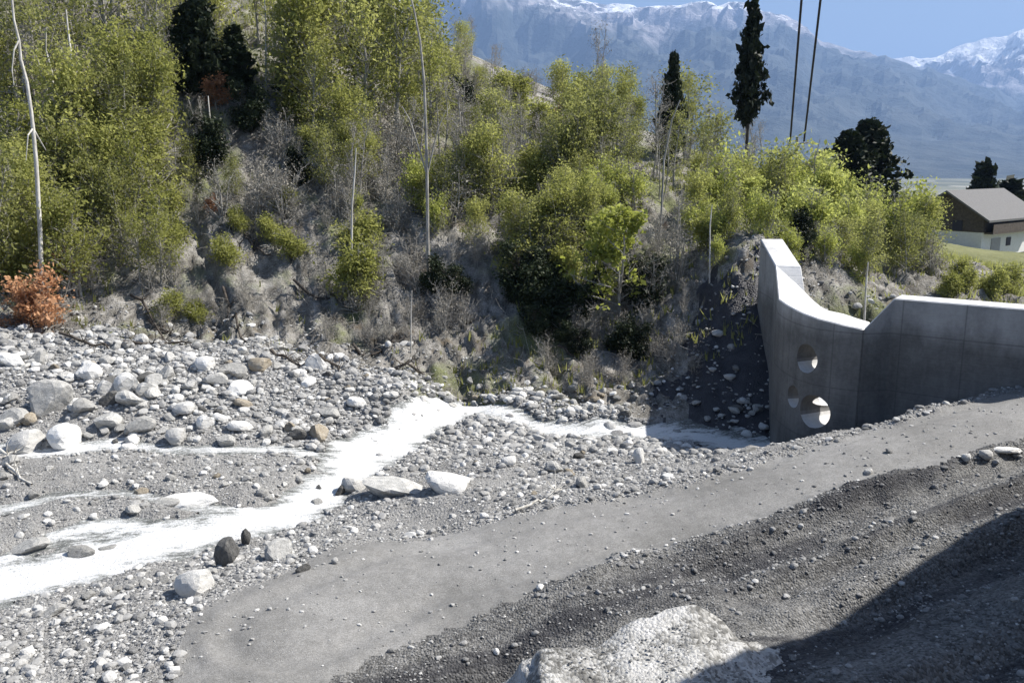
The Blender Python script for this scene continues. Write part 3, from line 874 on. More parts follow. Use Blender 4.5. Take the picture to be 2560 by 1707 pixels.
k = NB('broken_block'); co = k.co()
a = k.noise(co, 1.1, 7, .62); b = k.noise(co, 16, 5, .72); pc = k.vor(co, 24, "Color"); sp = k.n("ShaderNodeSeparateColor"); k.l(pc, sp.inputs[0])
v = k.math('ADD', k.math('MULTIPLY', a, .72), k.math('ADD', k.math('MULTIPLY', b, .14), k.math('MULTIPLY', sp.outputs[0], .14)))
k.color(k.ramp(v, [(.38, (.09, .088, .082)), (.46, (.24, .236, .222)), (.53, (.44, .435, .415)), (.66, (.60, .59, .57))]))
k.bump(k.math('ADD', b, k.math('MULTIPLY', k.vor(co, 24), -.6)), .9, .04)
me.materials.append(k.m)
for p in me.polygons: p.use_smooth = True
tag(obj('stone_block', me), 'large pale broken stone block at the bottom of the picture with a dark flat side', 'boulder')

# ------------------------------------------------------------------ cobbles and gravel (uncountable)
def ico(sub):
    bm = bmesh.new(); bmesh.ops.create_icosphere(bm, subdivisions=sub, radius=1)
    V = np.array([v.co[:] for v in bm.verts]); Fc = np.array([[v.index for v in f.verts] for f in bm.faces]); bm.free()
    return V, Fc
def scatter(name, X, Y, S, sub, shade, label, flat=.62, lift=.25, parent=None):
    V0, F0 = ico(sub); n = len(X)
    protos = []
    for k in range(12):
        d = V0.copy(); r = np.ones(len(d)); acc = np.full(len(d), .5)
        for i in range(8):
            p = rng.normal(size=3); p /= np.linalg.norm(p); c = d @ p; h = rng.uniform(.6, .95)
            acc += np.where(c > .05, (np.clip(c, 0, 1) / h) ** 16, 0)
        r = acc ** (-1 / 16.)
        protos.append(d * r[:, None] * np.array([rng.uniform(.9, 1.35), rng.uniform(.7, 1.0), flat * rng.uniform(.75, 1.2)]))
    protos = np.array(protos)
    Z = height(X, Y)
    A_ = (X - bx0) / (bx1 - bx0); B_ = (Y - by0) / (by1 - np.abs(A_ - .62) - by0)
    onb = (A_ > .03) & (A_ < .97) & (B_ > 0) & (B_ < .95)
    Z = np.where(onb, np.array([blk_top(a, b) for a, b in zip(A_, np.clip(B_, 0, 1))]) - S * .3, Z)
    pid = rng.integers(0, 12, n); ang = rng.uniform(0, 6.283, n)
    B = protos[pid] * S[:, None, None]
    tx = rng.normal(0, .25, n)[:, None]
    bx, by, bz = B[..., 0], B[..., 1], B[..., 2]
    by, bz = by * np.cos(tx) - bz * np.sin(tx), by * np.sin(tx) + bz * np.cos(tx)
    ca, sa = np.cos(ang)[:, None], np.sin(ang)[:, None]
    V = np.stack([bx * ca - by * sa + X[:, None], bx * sa + by * ca + Y[:, None], bz + (Z + S * flat * lift)[:, None]], -1).reshape(-1, 3)
    Fc = (F0[None] + (np.arange(n) * len(V0))[:, None, None]).reshape(-1, 3)
    me = mesh_np(name, V, Fc, MAT['cobble'], False)
    at = me.attributes.new("shade", 'FLOAT', 'POINT')
    at.data.foreach_set("value", np.repeat(shade, len(V0)).astype(np.float32))
    return tag(obj(name, me, parent), label, 'gravel', kind='stuff')
def in_view(x, y, z, m=30):
    dy = y * CP - (z - CAMZ) * SP; dz = (z - CAMZ) * CP + y * SP
    px = 512 + F_ * x / dy; py = 341 - F_ * dz / dy
    return px, py, (px > -m) & (px < 1024 + m) & (py < 682 + m) & (py > -m)
def cobble_field(n, smin, smax, power, which, dmax=40, seed=1):
    r_ = np.random.default_rng(seed)
    x = r_.uniform(-24, 16, n * 3); y = r_.uniform(6.5, 30, n * 3)
    zb = base_z(x, y); px, py, ok = in_view(x, y, zb)
    x, y = x[ok], y[ok]
    rm = road_mask(x, y); hm = hill_mask(x, y); sm = stream_mask(x, y); a, b = low_coords(x, y)
    cl = fbm(x * .55 + 31, y * .55, 3) * .5 + .5
    cl2 = fbm(x * 1.6 + 11, y * 2.4, 2) * .5 + .5
    bedp = np.clip(.10 + 1.7 * (cl * .6 + cl2 * .4 - .32), .03, 1)
    bank = sstep(-6.5, -2.0, hm)
    bedp = np.maximum(bedp, bank * .95)
    bedp = np.maximum(bedp, .9 * sstep(-1.2, -2.6, x) * sstep(13.6, 12.4, y))
    p = bedp * (rm < -.05) * (hm < np.where(x > 3.2, -.1, .8)) * np.where(sm < .06, 1, .10) * (b < .1)
    lowp = np.clip(2.4 * (cl2 - .30) , .15, .95) * (b >= .1) * (rm < 0)
    edge = np.exp(-((rm + .22) / .16) ** 2) * .8 * (hm < 0)
    roadp = (rm > 0) * (.005 if smax > .1 else .05)
    hillp = (hm > .2) * (hm < 2.5) * .10
    md_, mw_, _ = line_dist(x, y, MUDL)
    shade_ = (x > 4.6) & (x < 8) & (y > 19) & (y < 25.5); p = np.where(shade_, p * .12, p)
    P_ = np.maximum.reduce([p, lowp, edge, roadp * np.ones_like(p), hillp])
    P_ = np.where(in_block(x, y), np.where(x > 1.5, .8, .35), P_)
    # leave the stones out where the far size would not show
    keep = r_.random(len(x)) < P_
    x, y = x[keep][:n], y[keep][:n]; hmk = hm[keep][:n]
    s = smin + (smax - smin) * r_.random(len(x)) ** power
    s = s * np.where(low_coords(x, y)[1] > .1, .6, 1.0)
    s = s * (.7 + .5 * sstep(-6.5, -2.0, hmk))
    dark = (low_coords(x, y)[1] > .1)
    sh = np.clip(r_.normal(.52, .27, len(x)) - .30 * dark, 0, 1)
    return x, y, s, sh
def in_block(x, y):
    return (x > .25) & (x < 2.7) & (y > 7.3) & (y < 10.4)
x, y, s, sh = cobble_field(9000, .06, .15, 2.2, 0, seed=4)
ok = ~in_block(x, y)
scatter('large_cobbles', x[ok], y[ok], s[ok], 2, sh[ok], 'grey cobbles strewn over the river bed and the rubble bank')
x, y, s, sh = cobble_field(80000, .022, .06, 1.6, 0, seed=5)
ok = ~in_block(x, y) | (rng.random(len(x)) < .95)
scatter('small_cobbles', x[ok], y[ok], s[ok], 1, sh[ok], 'small grey stones strewn over the river bed and road verges')
# ------------------------------------------------------------------ trees
def tubes(segs, sides=4):
    """segs: list of (p0, p1, r0, r1)"""
    n = len(segs)
    A = np.array([s[0] for s in segs]); B = np.array([s[1] for s in segs])
    r0 = np.array([s[2] for s in segs]); r1 = np.array([s[3] for s in segs])
    d = B - A; L = np.linalg.norm(d, axis=1, keepdims=True); d = d / np.maximum(L, 1e-6)
    ref = np.where(np.abs(d[:, 2:3]) > .9, np.array([[1., 0, 0]]), np.array([[0, 0, 1.]]))
    if sides >= 5: B = B + d * (r1 * .8)[:, None]; A = A - d * (r0 * .5)[:, None]
    u = np.cross(d, ref); u /= np.linalg.norm(u, axis=1, keepdims=True); v = np.cross(d, u)
    V = []
    for k in range(sides):
        t = 2 * math.pi * k / sides
        V.append(A + (u * math.cos(t) + v * math.sin(t)) * r0[:, None])
    for k in range(sides):
        t = 2 * math.pi * k / sides
        V.append(B + (u * math.cos(t) + v * math.sin(t)) * r1[:, None])
    V = np.stack(V, 1).reshape(-1, 3)
    base = (np.arange(n) * sides * 2)[:, None, None]
    q = np.array([[k, (k + 1) % sides, sides + (k + 1) % sides, sides + k] for k in range(sides)])[None]
    return V, (q + base).reshape(-1, 4)
def branch(r_, p, d, L, rad, n, up=.1, wig=.25):
    out = []; p = np.array(p, float); d = np.array(d, float)
    for i in range(n):
        d = d + r_.normal(0, wig, 3) + np.array([0, 0, up]); d /= np.linalg.norm(d)
        q = p + d * L / n
        out.append((p.copy(), q.copy(), rad * (1 - i / n * .75), rad * (1 - (i + 1) / n * .75)))
        p = q
    return out
def leaves(r_, C, size, spread, per):
    n = len(C) * per
    c = np.repeat(np.array(C), per, axis=0) + r_.normal(0, spread, (n, 3))
    a = r_.normal(size=(n, 3)); a /= np.linalg.norm(a, axis=1, keepdims=True)
    b = np.cross(a, r_.normal(size=(n, 3))); b /= np.linalg.norm(b, axis=1, keepdims=True)
    s = (size * r_.uniform(.45, 1.7, n) * np.where(r_.random(n) < .12, 1.5, 1))[:, None]
    V = np.stack([c - a * s, c - b * s * .55, c + a * s, c + b * s * .55], 1).reshape(-1, 3)
    return V, np.arange(n * 4).reshape(-1, 4)
def decid(name, seed, H, lean=0.0, leaf='leaf_spring', bark='bark_grey', size=.06, per=7, dens=1.0, stems=1, width=.32, low=.3, spread=.17, nb=26):
    r_ = np.random.default_rng(seed); trunk = []; twigs = []; tips = []
    for s in range(stems):
        d0 = np.array([r_.normal(0, .18 if stems > 1 else .06) + lean, r_.normal(0, .18 if stems > 1 else .05), 1.0])
        d0 /= np.linalg.norm(d0)
        hs = H * r_.uniform(.75, 1.0); st = branch(r_, (r_.normal(0, .12) * (stems > 1), r_.normal(0, .12) * (stems > 1), -.3), d0, hs * 1.03, .014 * H * (.7 if stems > 1 else 1) + .01, 9, .06, .06)
        trunk += st
        nbb = int(nb / stems ** .5)
        for k in range(nbb):
            f = low + (1 - low) * (k + r_.random()) / nbb
            i = min(int(f * 9), 8); p = st[i][0] + (st[i][1] - st[i][0]) * (f * 9 - i)
            az = r_.uniform(0, 6.283); up = r_.uniform(.15, .8)
            L = H * width * (1.15 - f * .75) * r_.uniform(.6, 1.25)
            bb = branch(r_, p, (math.cos(az), math.sin(az), up), L, .006 * H * (1.1 - f) + .006, 4, .08, .2)
            trunk += bb[:2]; twigs += bb[2:]
            for j in range(1, 4):
                for t_ in range(3):
                    q = bb[j][0] + (bb[j][1] - bb[j][0]) * r_.random()
                    tw = branch(r_, q, r_.normal(size=3) + np.array([0, 0, .5]), L * r_.uniform(.18, .4), .0035 + .0006 * H, 2, .1, .3)
                    twigs += tw
                    tips += [tw[0][1], tw[1][1], (tw[1][0] + tw[1][1]) / 2]
            tips.append(bb[-1][1])
    tips = [t for t in tips if r_.random() < dens and mnoise.noise(Vector(t) * 1.1 + Vector((seed * 3.7, 0, 0))) > -.02]
    V, Fc = tubes(trunk, 6); tm = mesh_np('trunk', V, Fc, MAT[bark], True)
    V, Fc = tubes(twigs, 3)
    me = None
    if per > 0:
        V2, F2 = leaves(r_, tips, size, spread, per)
        Va = np.vstack([V, V2]); Fa = np.vstack([Fc, F2 + len(V)])
        me = mesh_np('crown', Va, Fa, MAT[bark])
        me.materials.append(MAT[leaf])
        me.polygons.foreach_set("material_index", np.concatenate([np.zeros(len(Fc)), np.ones(len(F2))]).astype(np.int32))
    else:
        me = mesh_np('crown', V, Fc, MAT[bark])
    return tm, me
def conifer(seed, H, rad, leaf='leaf_dark', low=.15, ragged=.3, dens=1.0):
    r_ = np.random.default_rng(seed); trunk = branch(r_, (0, 0, -.3), (0, 0, 1), H, .012 * H + .03, 8, .3, .015); tw = []
    V_, F_l = [], []; cnt = 0; C = []
    nl = int(H * 4.2)
    for k in range(nl):
        f = low + (1 - low) * k / nl; z = f * H - .3
        for m in range(7):
            if r_.random() > .9 * dens: continue
            az = r_.uniform(0, 6.283)
            L = rad * (min(1, (1 - f) * 1.9 + .12)) * r_.uniform(1 - ragged * 1.6, 1 + ragged * .5) * (min(1, .45 + (f - low) * 4))
            d = np.array([math.cos(az), math.sin(az), r_.uniform(-.25, .1)])
            bb = branch(r_, (0, 0, z), d, L, .02, 3, -.02, .12); tw += bb
            for sg in bb:
                for t_ in np.linspace(.1, 1, 4):
                    C.append(sg[0] + (sg[1] - sg[0]) * t_)
    V, Fc = tubes(trunk, 7); tm = mesh_np('trunk', V, Fc, MAT['bark_dark'], True)
    V1, F1 = tubes(tw, 3); V2, F2 = leaves(r_, C, .13, .09, 5)
    me = mesh_np('crown', np.vstack([V1, V2]), np.vstack([F1, F2 + len(V1)]), MAT['bark_dark']); me.materials.append(MAT[leaf])
    me.polygons.foreach_set("material_index", np.concatenate([np.zeros(len(F1)), np.ones(len(F2))]).astype(np.int32))
    return tm, me
KINDS = {
 'green_a': decid('t', 1, 6.0, size=.058, per=6, spread=.30), 'green_b': decid('t', 2, 5.2, size=.058, per=6, stems=3, width=.36, low=.15, spread=.24),
 'green_c': decid('t', 3, 6.8, leaf='leaf_olive', size=.055, per=6, width=.30, spread=.22), 'olive_a': decid('t', 4, 4.6, leaf='leaf_olive', size=.055, per=6, spread=.28, stems=3, low=.1),
 'bright_a': decid('t', 5, 4.2, leaf='leaf_bright', size=.065, per=6, width=.42, low=.12, bark='bark_grey', spread=.10),
 'bright_b': decid('t', 6, 3.0, leaf='leaf_bright', size=.055, per=4, spread=.2, stems=5, width=.4, low=.05),
 'shrub_g': decid('t', 7, 1.9, leaf='leaf_spring', size=.045, per=5, stems=5, width=.45, low=.05, nb=20),
 'shrub_o': decid('t', 8, 1.7, leaf='leaf_orange', size=.055, per=3, dens=.8, spread=.12, stems=4, width=.5, low=.05, nb=18),
 'bare_a': decid('t', 9, 5.6, leaf='leaf_grey', size=.03, per=3, dens=.8, stems=2, width=.28, bark='bark_grey'),
 'bare_b': decid('t', 10, 2.0, leaf='leaf_grey', size=.022, per=2, dens=.7, stems=6, width=.4, low=.05, bark='bark_grey', nb=20),
 'bare_p': decid('t', 11, 6.6, leaf='leaf_grey', size=.025, per=2, dens=.5, stems=1, width=.2, low=.45, bark='bark_pale'),
 'dark_s': decid('t', 12, 2.6, leaf='leaf_dark', size=.06, per=12, stems=4, width=.42, low=.05, bark='bark_dark'),
 'fir_a': conifer(20, 9, 1.35, low=.42, ragged=.6), 'fir_b': conifer(21, 6, 1.5), 'fir_c': conifer(22, 5, 1.1),
}
def plant(kind, px=None, py=None, h=None, label='', cat='tree', group=None, name=None, pos=None, rz=None, tilt=0, wide=1.0, hpx=None):
    if pos is None:
        g = ground(px, py)
        if g is None: return None
    else:
        g = np.array([pos[0], pos[1], float(height(pos[0], pos[1]))])
    tm, cm = KINDS[kind]
    H0 = {'green_a': 6, 'green_b': 5.2, 'green_c': 6.8, 'olive_a': 4.6, 'bright_a': 4.2, 'bright_b': 3, 'shrub_g': 1.9, 'shrub_o': 1.7, 'bare_a': 5.6, 'bare_b': 2, 'bare_p': 6.6, 'dark_s': 2.6, 'fir_a': 9, 'fir_b': 6, 'fir_c': 5}[kind]
    if hpx is not None: h = hpx * math.hypot(g[0], g[1]) / F_
    s = (h or H0) / H0
    nm = name or {'f': 'conifer_tree', 's': 'shrub'}.get(kind[0], 'shrub' if kind in ('bare_b', 'dark_s', 'bright_b') else 'deciduous_tree')
    o = empty(nm, (g[0], g[1], g[2]))
    o.rotation_euler = (random.uniform(-.04, .04), tilt + random.uniform(-.05, .05), rz if rz is not None else random.uniform(0, 6.283))
    o.scale = (s * wide, s * wide, s)
    obj('trunk', tm, o); obj('crown', cm, o)
    tag(o, label, cat if nm != 'shrub' else 'shrub', group)
    return o
KW = {'green_a': 'light green tree', 'green_b': 'many-stemmed light green tree', 'green_c': 'tall narrow olive green tree', 'olive_a': 'many-stemmed olive green tree', 'bright_a': 'fresh green tree', 'bright_b': 'rounded yellow green bush',
      'shrub_g': 'small green shrub', 'bare_a': 'grey budding tree', 'bare_b': 'leafless grey shrub', 'bare_p': 'pale bare-stemmed tree', 'dark_s': 'dark evergreen shrub'}
def grove(n, box, kinds, hpx, label, group, slope=0.0, wide=1.0):
    k = 0
    for _ in range(n):
        x = random.uniform(box[0], box[2]); f = (x - box[0]) / max(1, box[2] - box[0])
        y = random.uniform(box[1], box[3]) + slope * f
        kd = random.choice(kinds)
        hp = random.uniform(*hpx)
        if 160 < x < 268 and 72 < y < 165 and hp > 40: continue
        o = plant(kd, x, y, label=('larger ' if hp > (hpx[0] + hpx[1]) / 2 else 'smaller ') + KW[kd] + ' ' + rel(x, y - hp * .4), group=group, hpx=hp, wide=wide * random.uniform(.85, 1.2))
        if o: NAMED.append((o, x))
# left thicket
grove(24, (-30, 215, 165, 300), ['green_a', 'green_b', 'olive_a', 'green_a'], (75, 125), 'young light green tree in the dense thicket on the left of the slope', 'trees of the left thicket')
grove(22, (-30, 120, 170, 215), ['green_a', 'green_b', 'green_c', 'bare_a'], (85, 140), 'slender leafing tree in the middle of the left thicket', 'trees of the middle left thicket')
grove(20, (-30, 20, 190, 120), ['green_a', 'bare_a', 'green_c', 'bare_p'], (90, 150), 'tree with thin new leaves high on the left of the slope', 'trees high on the left')
grove(12, (170, 60, 330, 130), ['green_a', 'green_c', 'green_b'], (80, 130), 'pale green tree between the dark conifers and the upper slope', 'pale green trees by the conifers')
grove(9, (170, 135, 300, 215), ['bare_b', 'shrub_g', 'olive_a', 'bare_a'], (40, 80), 'sparse grey and green shrub above the bare earth scar', 'sparse shrubs above the scar')
grove(20, (300, 90, 440, 150), ['green_a', 'green_c', 'green_b', 'green_a'], (100, 160), 'tall pale green tree on the upper middle of the slope', 'tall trees on the upper middle slope')
grove(12, (330, 150, 480, 215), ['green_b', 'green_a', 'bare_a', 'olive_a'], (55, 90), 'green tree in the middle of the slope above the grey shrubs', 'green trees above the grey shrubs')
grove(18, (430, 150, 620, 215), ['green_b', 'olive_a', 'bare_a', 'green_c', 'bare_a'], (60, 100), 'mixed green and grey tree on the shoulder of the slope', 'trees on the slope shoulder')
grove(13, (540, 160, 730, 205), ['bare_a', 'bare_a', 'green_c', 'olive_a'], (60, 105), 'grey budding tree standing against the blue mountain', 'grey trees against the mountain')
grove(9, (470, 225, 590, 275), ['olive_a', 'bare_a', 'green_b'], (50, 85), 'green tree above the dark hollow in the slope', 'trees above the dark hollow')
grove(11, (430, 285, 620, 335), ['dark_s', 'dark_s', 'bare_b'], (30, 55), 'dark shrub in the shaded hollow at the foot of the slope', 'dark shrubs in the hollow')
grove(7, (350, 255, 420, 300), ['shrub_g', 'bright_b', 'bare_b'], (30, 60), 'small light green shrub in the grey middle of the slope', 'small green shrubs on the grey slope')
grove(20, (230, 150, 470, 250), ['bare_b', 'bare_a', 'bare_b'], (30, 65), 'leafless grey shrub on the bare middle slope', 'leafless shrubs on the middle slope')
grove(16, (310, 280, 480, 345), ['bare_b'], (22, 42), 'low leafless shrub near the foot of the bare slope', 'low leafless shrubs near the slope foot')
grove(18, (540, 335, 700, 385), ['bare_b', 'bare_b', 'dark_s'], (24, 46), 'dry twiggy shrub at the slope foot left of the concrete wall', 'dry shrubs left of the wall')
grove(6, (640, 235, 720, 330), ['bare_a', 'bare_b'], (40, 75), 'thin grey shrub on the bright slope left of the wall top', 'thin grey shrubs by the wall')
grove(20, (690, 200, 860, 245), ['bright_b', 'green_b', 'bright_b', 'olive_a'], (45, 80), 'yellow green bush on the rise behind the concrete wall', 'yellow green bushes behind the wall', 15)
grove(14, (840, 235, 925, 285), ['bright_b', 'green_b', 'olive_a'], (40, 66), 'yellow green bush between the wall and the timber house', 'bushes between wall and house')
grove(9, (940, 280, 1060, 300), ['bright_b', 'shrub_g', 'shrub_g'], (16, 30), 'low green bush above the straight wall top at the right', 'low bushes above the straight wall')
grove(9, (790, 230, 880, 285), ['dark_s', 'bare_b', 'bare_a'], (22, 40), 'dark shrub directly behind the curved wall top', 'dark shrubs behind the wall')
grove(14, (400, 60, 480, 140), ['green_a', 'green_c', 'bare_a', 'green_a'], (40, 70), '', 'trees along the upper crest')
grove(20, (450, 110, 640, 175), ['bare_a', 'olive_a', 'bare_a', 'green_b'], (30, 60), '', 'trees on the middle crest')
grove(10, (640, 170, 760, 225), ['bare_a', 'green_c', 'bare_a'], (40, 80), '', 'trees on the lower crest')
grove(12, (170, 5, 420, 60), ['green_a', 'green_c', 'bare_a'], (70, 120), '', 'trees at the top of the slope')
grove(9, (150, 300, 290, 330), ['bare_b', 'shrub_g'], (18, 34), '', 'low shrubs at the foot of the scar')
grove(26, (-20, 60, 180, 290), ['shrub_g', 'bright_b', 'bare_b'], (28, 55), '', 'undergrowth of the left thicket')
grove(26, (260, 90, 620, 220), ['shrub_g', 'bright_b', 'bare_b', 'bare_b'], (24, 48), '', 'undergrowth of the upper slope')
grove(34, (290, 130, 640, 300), ['bare_b', 'bare_a', 'bare_b', 'shrub_g', 'bare_b'], (26, 60), '', 'scrub of the middle slope')
grove(26, (430, 240, 700, 345), ['bare_b', 'bare_a', 'bare_b', 'dark_s'], (24, 56), '', 'scrub of the lower right slope')
grove(16, (400, 190, 640, 250), ['bright_b', 'green_b', 'olive_a', 'bright_b'], (34, 64), '', 'green bushes of the middle slope')
grove(14, (150, 200, 330, 300), ['bare_b', 'bare_b', 'shrub_g'], (18, 40), '', 'scrub around the bare scar')
grove(14, (690, 215, 960, 290), ['bright_b', 'bright_b', 'bare_b'], (28, 50), '', 'bushes on the rise')
grove(44, (445, 48, 570, 112), ['bare_a', 'olive_a', 'bare_a', 'green_a', 'bare_b'], (24, 46), '', 'trees on the bare upper crest')
for i_ in range(24):
    x_ = random.uniform(450, 580); Y_ = random.uniform(36, 46); p_ = at_depth(x_, 100, Y_)
    kd = random.choice(['bare_a', 'green_a', 'olive_a', 'bare_a', 'green_b', 'bare_b'])
    hp = random.uniform(30, 62) * (1.0 if x_ < 520 else .8)
    o = plant(kd, pos=(p_[0], Y_), hpx=hp, label=('larger ' if hp > 45 else 'smaller ') + KW[kd] + ' on the skyline ' + rel(x_, 60), group='trees on the skyline crest')
    NAMED.append((o, x_))
# single ones that stand out
plant('bright_a', 618, 318, hpx=125, wide=1.15, label='brightest fresh green tree with layered foliage beside the dark hollow', rz=1)
plant('bright_a', 600, 300, hpx=90, label='smaller fresh green tree just left of the brightest one', rz=4)
plant('bright_a', 745, 222, hpx=48, wide=1.3, label='fresh green bushy tree above the curved wall top', rz=3)
plant('shrub_g', 708, 250, hpx=40, label='tiny sapling with a few green leaves left of the wall top', rz=2)
plant('shrub_o', 45, 322, hpx=52, wide=1.05, label='large orange dry-leaved shrub at the left foot of the slope', rz=0)
plant('shrub_o', 20, 325, hpx=26, wide=1.3, label='low orange shrub at the left margin beside the large orange one', rz=2)
plant('shrub_o', 68, 272, hpx=24, wide=.9, label='small reddish shrub above the large orange one', rz=0)
plant('shrub_o', 213, 104, hpx=28, wide=1.1, label='orange leafed shrub below the dark conifers', rz=1)
plant('shrub_o', 210, 212, hpx=17, label='small orange shrub at the top of the bare scar', rz=1)
plant('shrub_o', 12, 178, hpx=12, label='small orange leaf cluster at the left margin in the thicket', rz=1)
plant('shrub_o', 554, 124, hpx=18, label='tiny orange shrub on the shoulder against the mountain', rz=1)
plant('shrub_o', 663, 232, hpx=10, label='tiny orange plant right of the bright green tree', rz=1)
plant('fir_b', 205, 100, hpx=108, wide=.8, label='large black-green conifer at the top of the slope', cat='conifer')
plant('fir_c', 236, 98, hpx=68, wide=1.2, label='smaller dark conifer right of the large black-green one', cat='conifer')
plant('fir_c', 190, 96, hpx=84, wide=1.2, label='dark conifer left of the large black-green one', cat='conifer')
plant('fir_c', 290, 108, hpx=50, wide=1.3, label='dark conifer hidden among pale trees right of the conifer group', cat='conifer')
plant('dark_s', 212, 165, hpx=50, label='dark evergreen shrub under the conifer group')
plant('dark_s', 300, 185, hpx=44, wide=.7, label='narrow black shrub in the grey middle of the slope')
plant('dark_s', 250, 130, hpx=46, label='dark shrub right of the orange shrub below the conifers')
plant('dark_s', 458, 118, hpx=40, label='dark green shrub beside the tall bare trunk')
plant('dark_s', 80, 238, hpx=36, label='dark shrub inside the left thicket')
_p = at_depth(746, 150, 52); plant('fir_a', pos=(_p[0], 52), hpx=178, wide=.68, label='tall dark conifer with a bare lower trunk against the blue mountain', cat='conifer')
_p = at_depth(669, 150, 46); plant('fir_b', pos=(_p[0], 46), hpx=118, wide=.5, label='grey green conifer left of the tall dark one', cat='conifer')
plant('fir_c', 806, 152, pos=(22.5, 66), hpx=48, wide=1.3, label='small dark conifer behind the two overhead cables', cat='conifer')
for j, (a, b, hh, ww, lb) in enumerate([(848, 62, 84, 1.5, 'broad dark conifer left in the pair above the bushes'), (868, 64, 104, 1.4, 'taller dark conifer right in the pair above the bushes')]):
    p = at_depth(a, 190, b)
    plant('fir_b', pos=(p[0], b), hpx=hh, wide=ww, label=lb, cat='conifer')
p = at_depth(978, 187, 104); plant('fir_c', pos=(p[0], 104), hpx=92, wide=1.1, label='dark conifer behind the roof of the timber house', cat='conifer')
p = at_depth(1014, 187, 106); plant('fir_c', pos=(p[0], 106), hpx=80, wide=1.5, label='dark conifer at the right margin behind the house roof', cat='conifer')
_p = at_depth(597, 150, 42); plant('bare_a', pos=(_p[0], 42), hpx=128, wide=.55, label='slender leafless poplar-like tree left of the grey green conifer')
# bare trunks that stand out
def stick(pts, r, mat, label, name='bare_trunk', cat='tree', extra=()):
    """pts: (px, py, Y) down to the ground; extra: side limbs as (index of the node, [(px,py,Y)...])"""
    W = [at_depth(*p) for p in pts]; base = W[-1].copy(); base[2] = float(height(base[0], base[1])) - .1
    W[-1] = base
    root = empty(name, tuple(base))
    n = len(W); segs = [(W[i] - base, W[i + 1] - base, r * (.35 + .65 * i / n), r * (.35 + .65 * (i + 1) / n)) for i in range(n - 1)]
    V, Fc = tubes(segs, 6); obj('trunk', mesh_np('trunk', V, Fc, MAT[mat], True), root)
    for i, L in extra:
        Q = [W[i]] + [at_depth(*p) for p in L]
        segs = [(Q[j] - base, Q[j + 1] - base, r * .42 * (1 - j / len(Q)), r * .42 * (1 - (j + 1) / len(Q))) for j in range(len(Q) - 1)]
        V, Fc = tubes(segs, 5); obj('limb', mesh_np('limb', V, Fc, MAT[mat], True), root)
    tag(root, label, cat)
    return root
stick([(11, -12, 27.5), (14, 20, 27.5), (19, 40, 27.5), (21, 60, 27.5), (27, 82, 27.5), (31, 110, 27.5), (33, 128, 27.5), (36, 160, 27.5), (40, 230, 27.5), (41, 300, 27.5)], .075, 'bark_pale', 'tall white forked trunk leaning over the left thicket',
      extra=[(2, [(14, 50, 27.3), (12, 70, 27.2), (14, 85, 27.1)]), (6, [(28, 135, 27.2), (26, 160, 27.1)]), (6, [(40, 140, 27.6), (46, 150, 27.8)])])
stick([(408, -14, 30), (414, 10, 30), (420, 40, 30), (424, 80, 30), (426, 130, 30), (427, 175, 30), (428, 262, 30)], .07, 'bark_grey', 'tall thin bare trunk standing between the slope and the blue mountain',
      extra=[(5, [(410, 120, 30), (402, 106, 30)]), (5, [(438, 128, 30), (446, 110, 30)])])
stick([(66, 10, 34), (68, 30, 34), (72, 62, 34), (74, 80, 34), (75, 140, 34)], .07, 'bark_pale', 'short pale trunk in the upper left thicket')
stick([(46, 28, 33), (46, 50, 33), (52, 72, 33), (54, 100, 33), (55, 150, 33)], .05, 'bark_pale', 'thin pale trunk right of the white forked one')
stick([(119, 44, 34), (120, 62, 34), (117, 80, 34), (117, 150, 34)], .05, 'bark_pale', 'thin pale trunk in the middle of the left thicket')
stick([(243, 6, 42), (233, 14, 42), (230, 30, 42), (229, 60, 42)], .09, 'bark_pale', 'pale crooked trunk at the right side of the dark conifers')
stick([(208, 96, 36), (210, 120, 36), (208, 150, 36)], .06, 'bark_pale', 'pale trunk under the orange leafed shrub')
stick([(356, 148, 30), (355, 170, 30), (352, 205, 30), (351, 290, 30)], .05, 'bark_pale', 'thin pale stem rising from the grey middle slope')
stick([(264, -10, 40), (266, 20, 40), (264, 60, 40)], .06, 'bark_pale', 'thin pale trunk behind the smaller dark conifer')
stick([(680, 100, 31), (672, 120, 31), (664, 160, 31), (660, 230, 31)], .05, 'bark_grey', 'thin grey trunk leaning over the bushes near the mountain')
stick([(712, 205, 27.5), (710, 225, 27.5), (709, 300, 27.5)], .04, 'bark_pale', 'thin stake-like stem left of the wall top')
stick([(868, 262, 27), (866, 285, 27), (865, 330, 27)], .05, 'bark_pale', 'short pale stem behind the spillway of the wall')
stick([(412, 290, 26.6), (411, 318, 26.6), (411, 352, 26.6)], .03, 'bark_pale', 'pale stem at the foot of the middle slope')
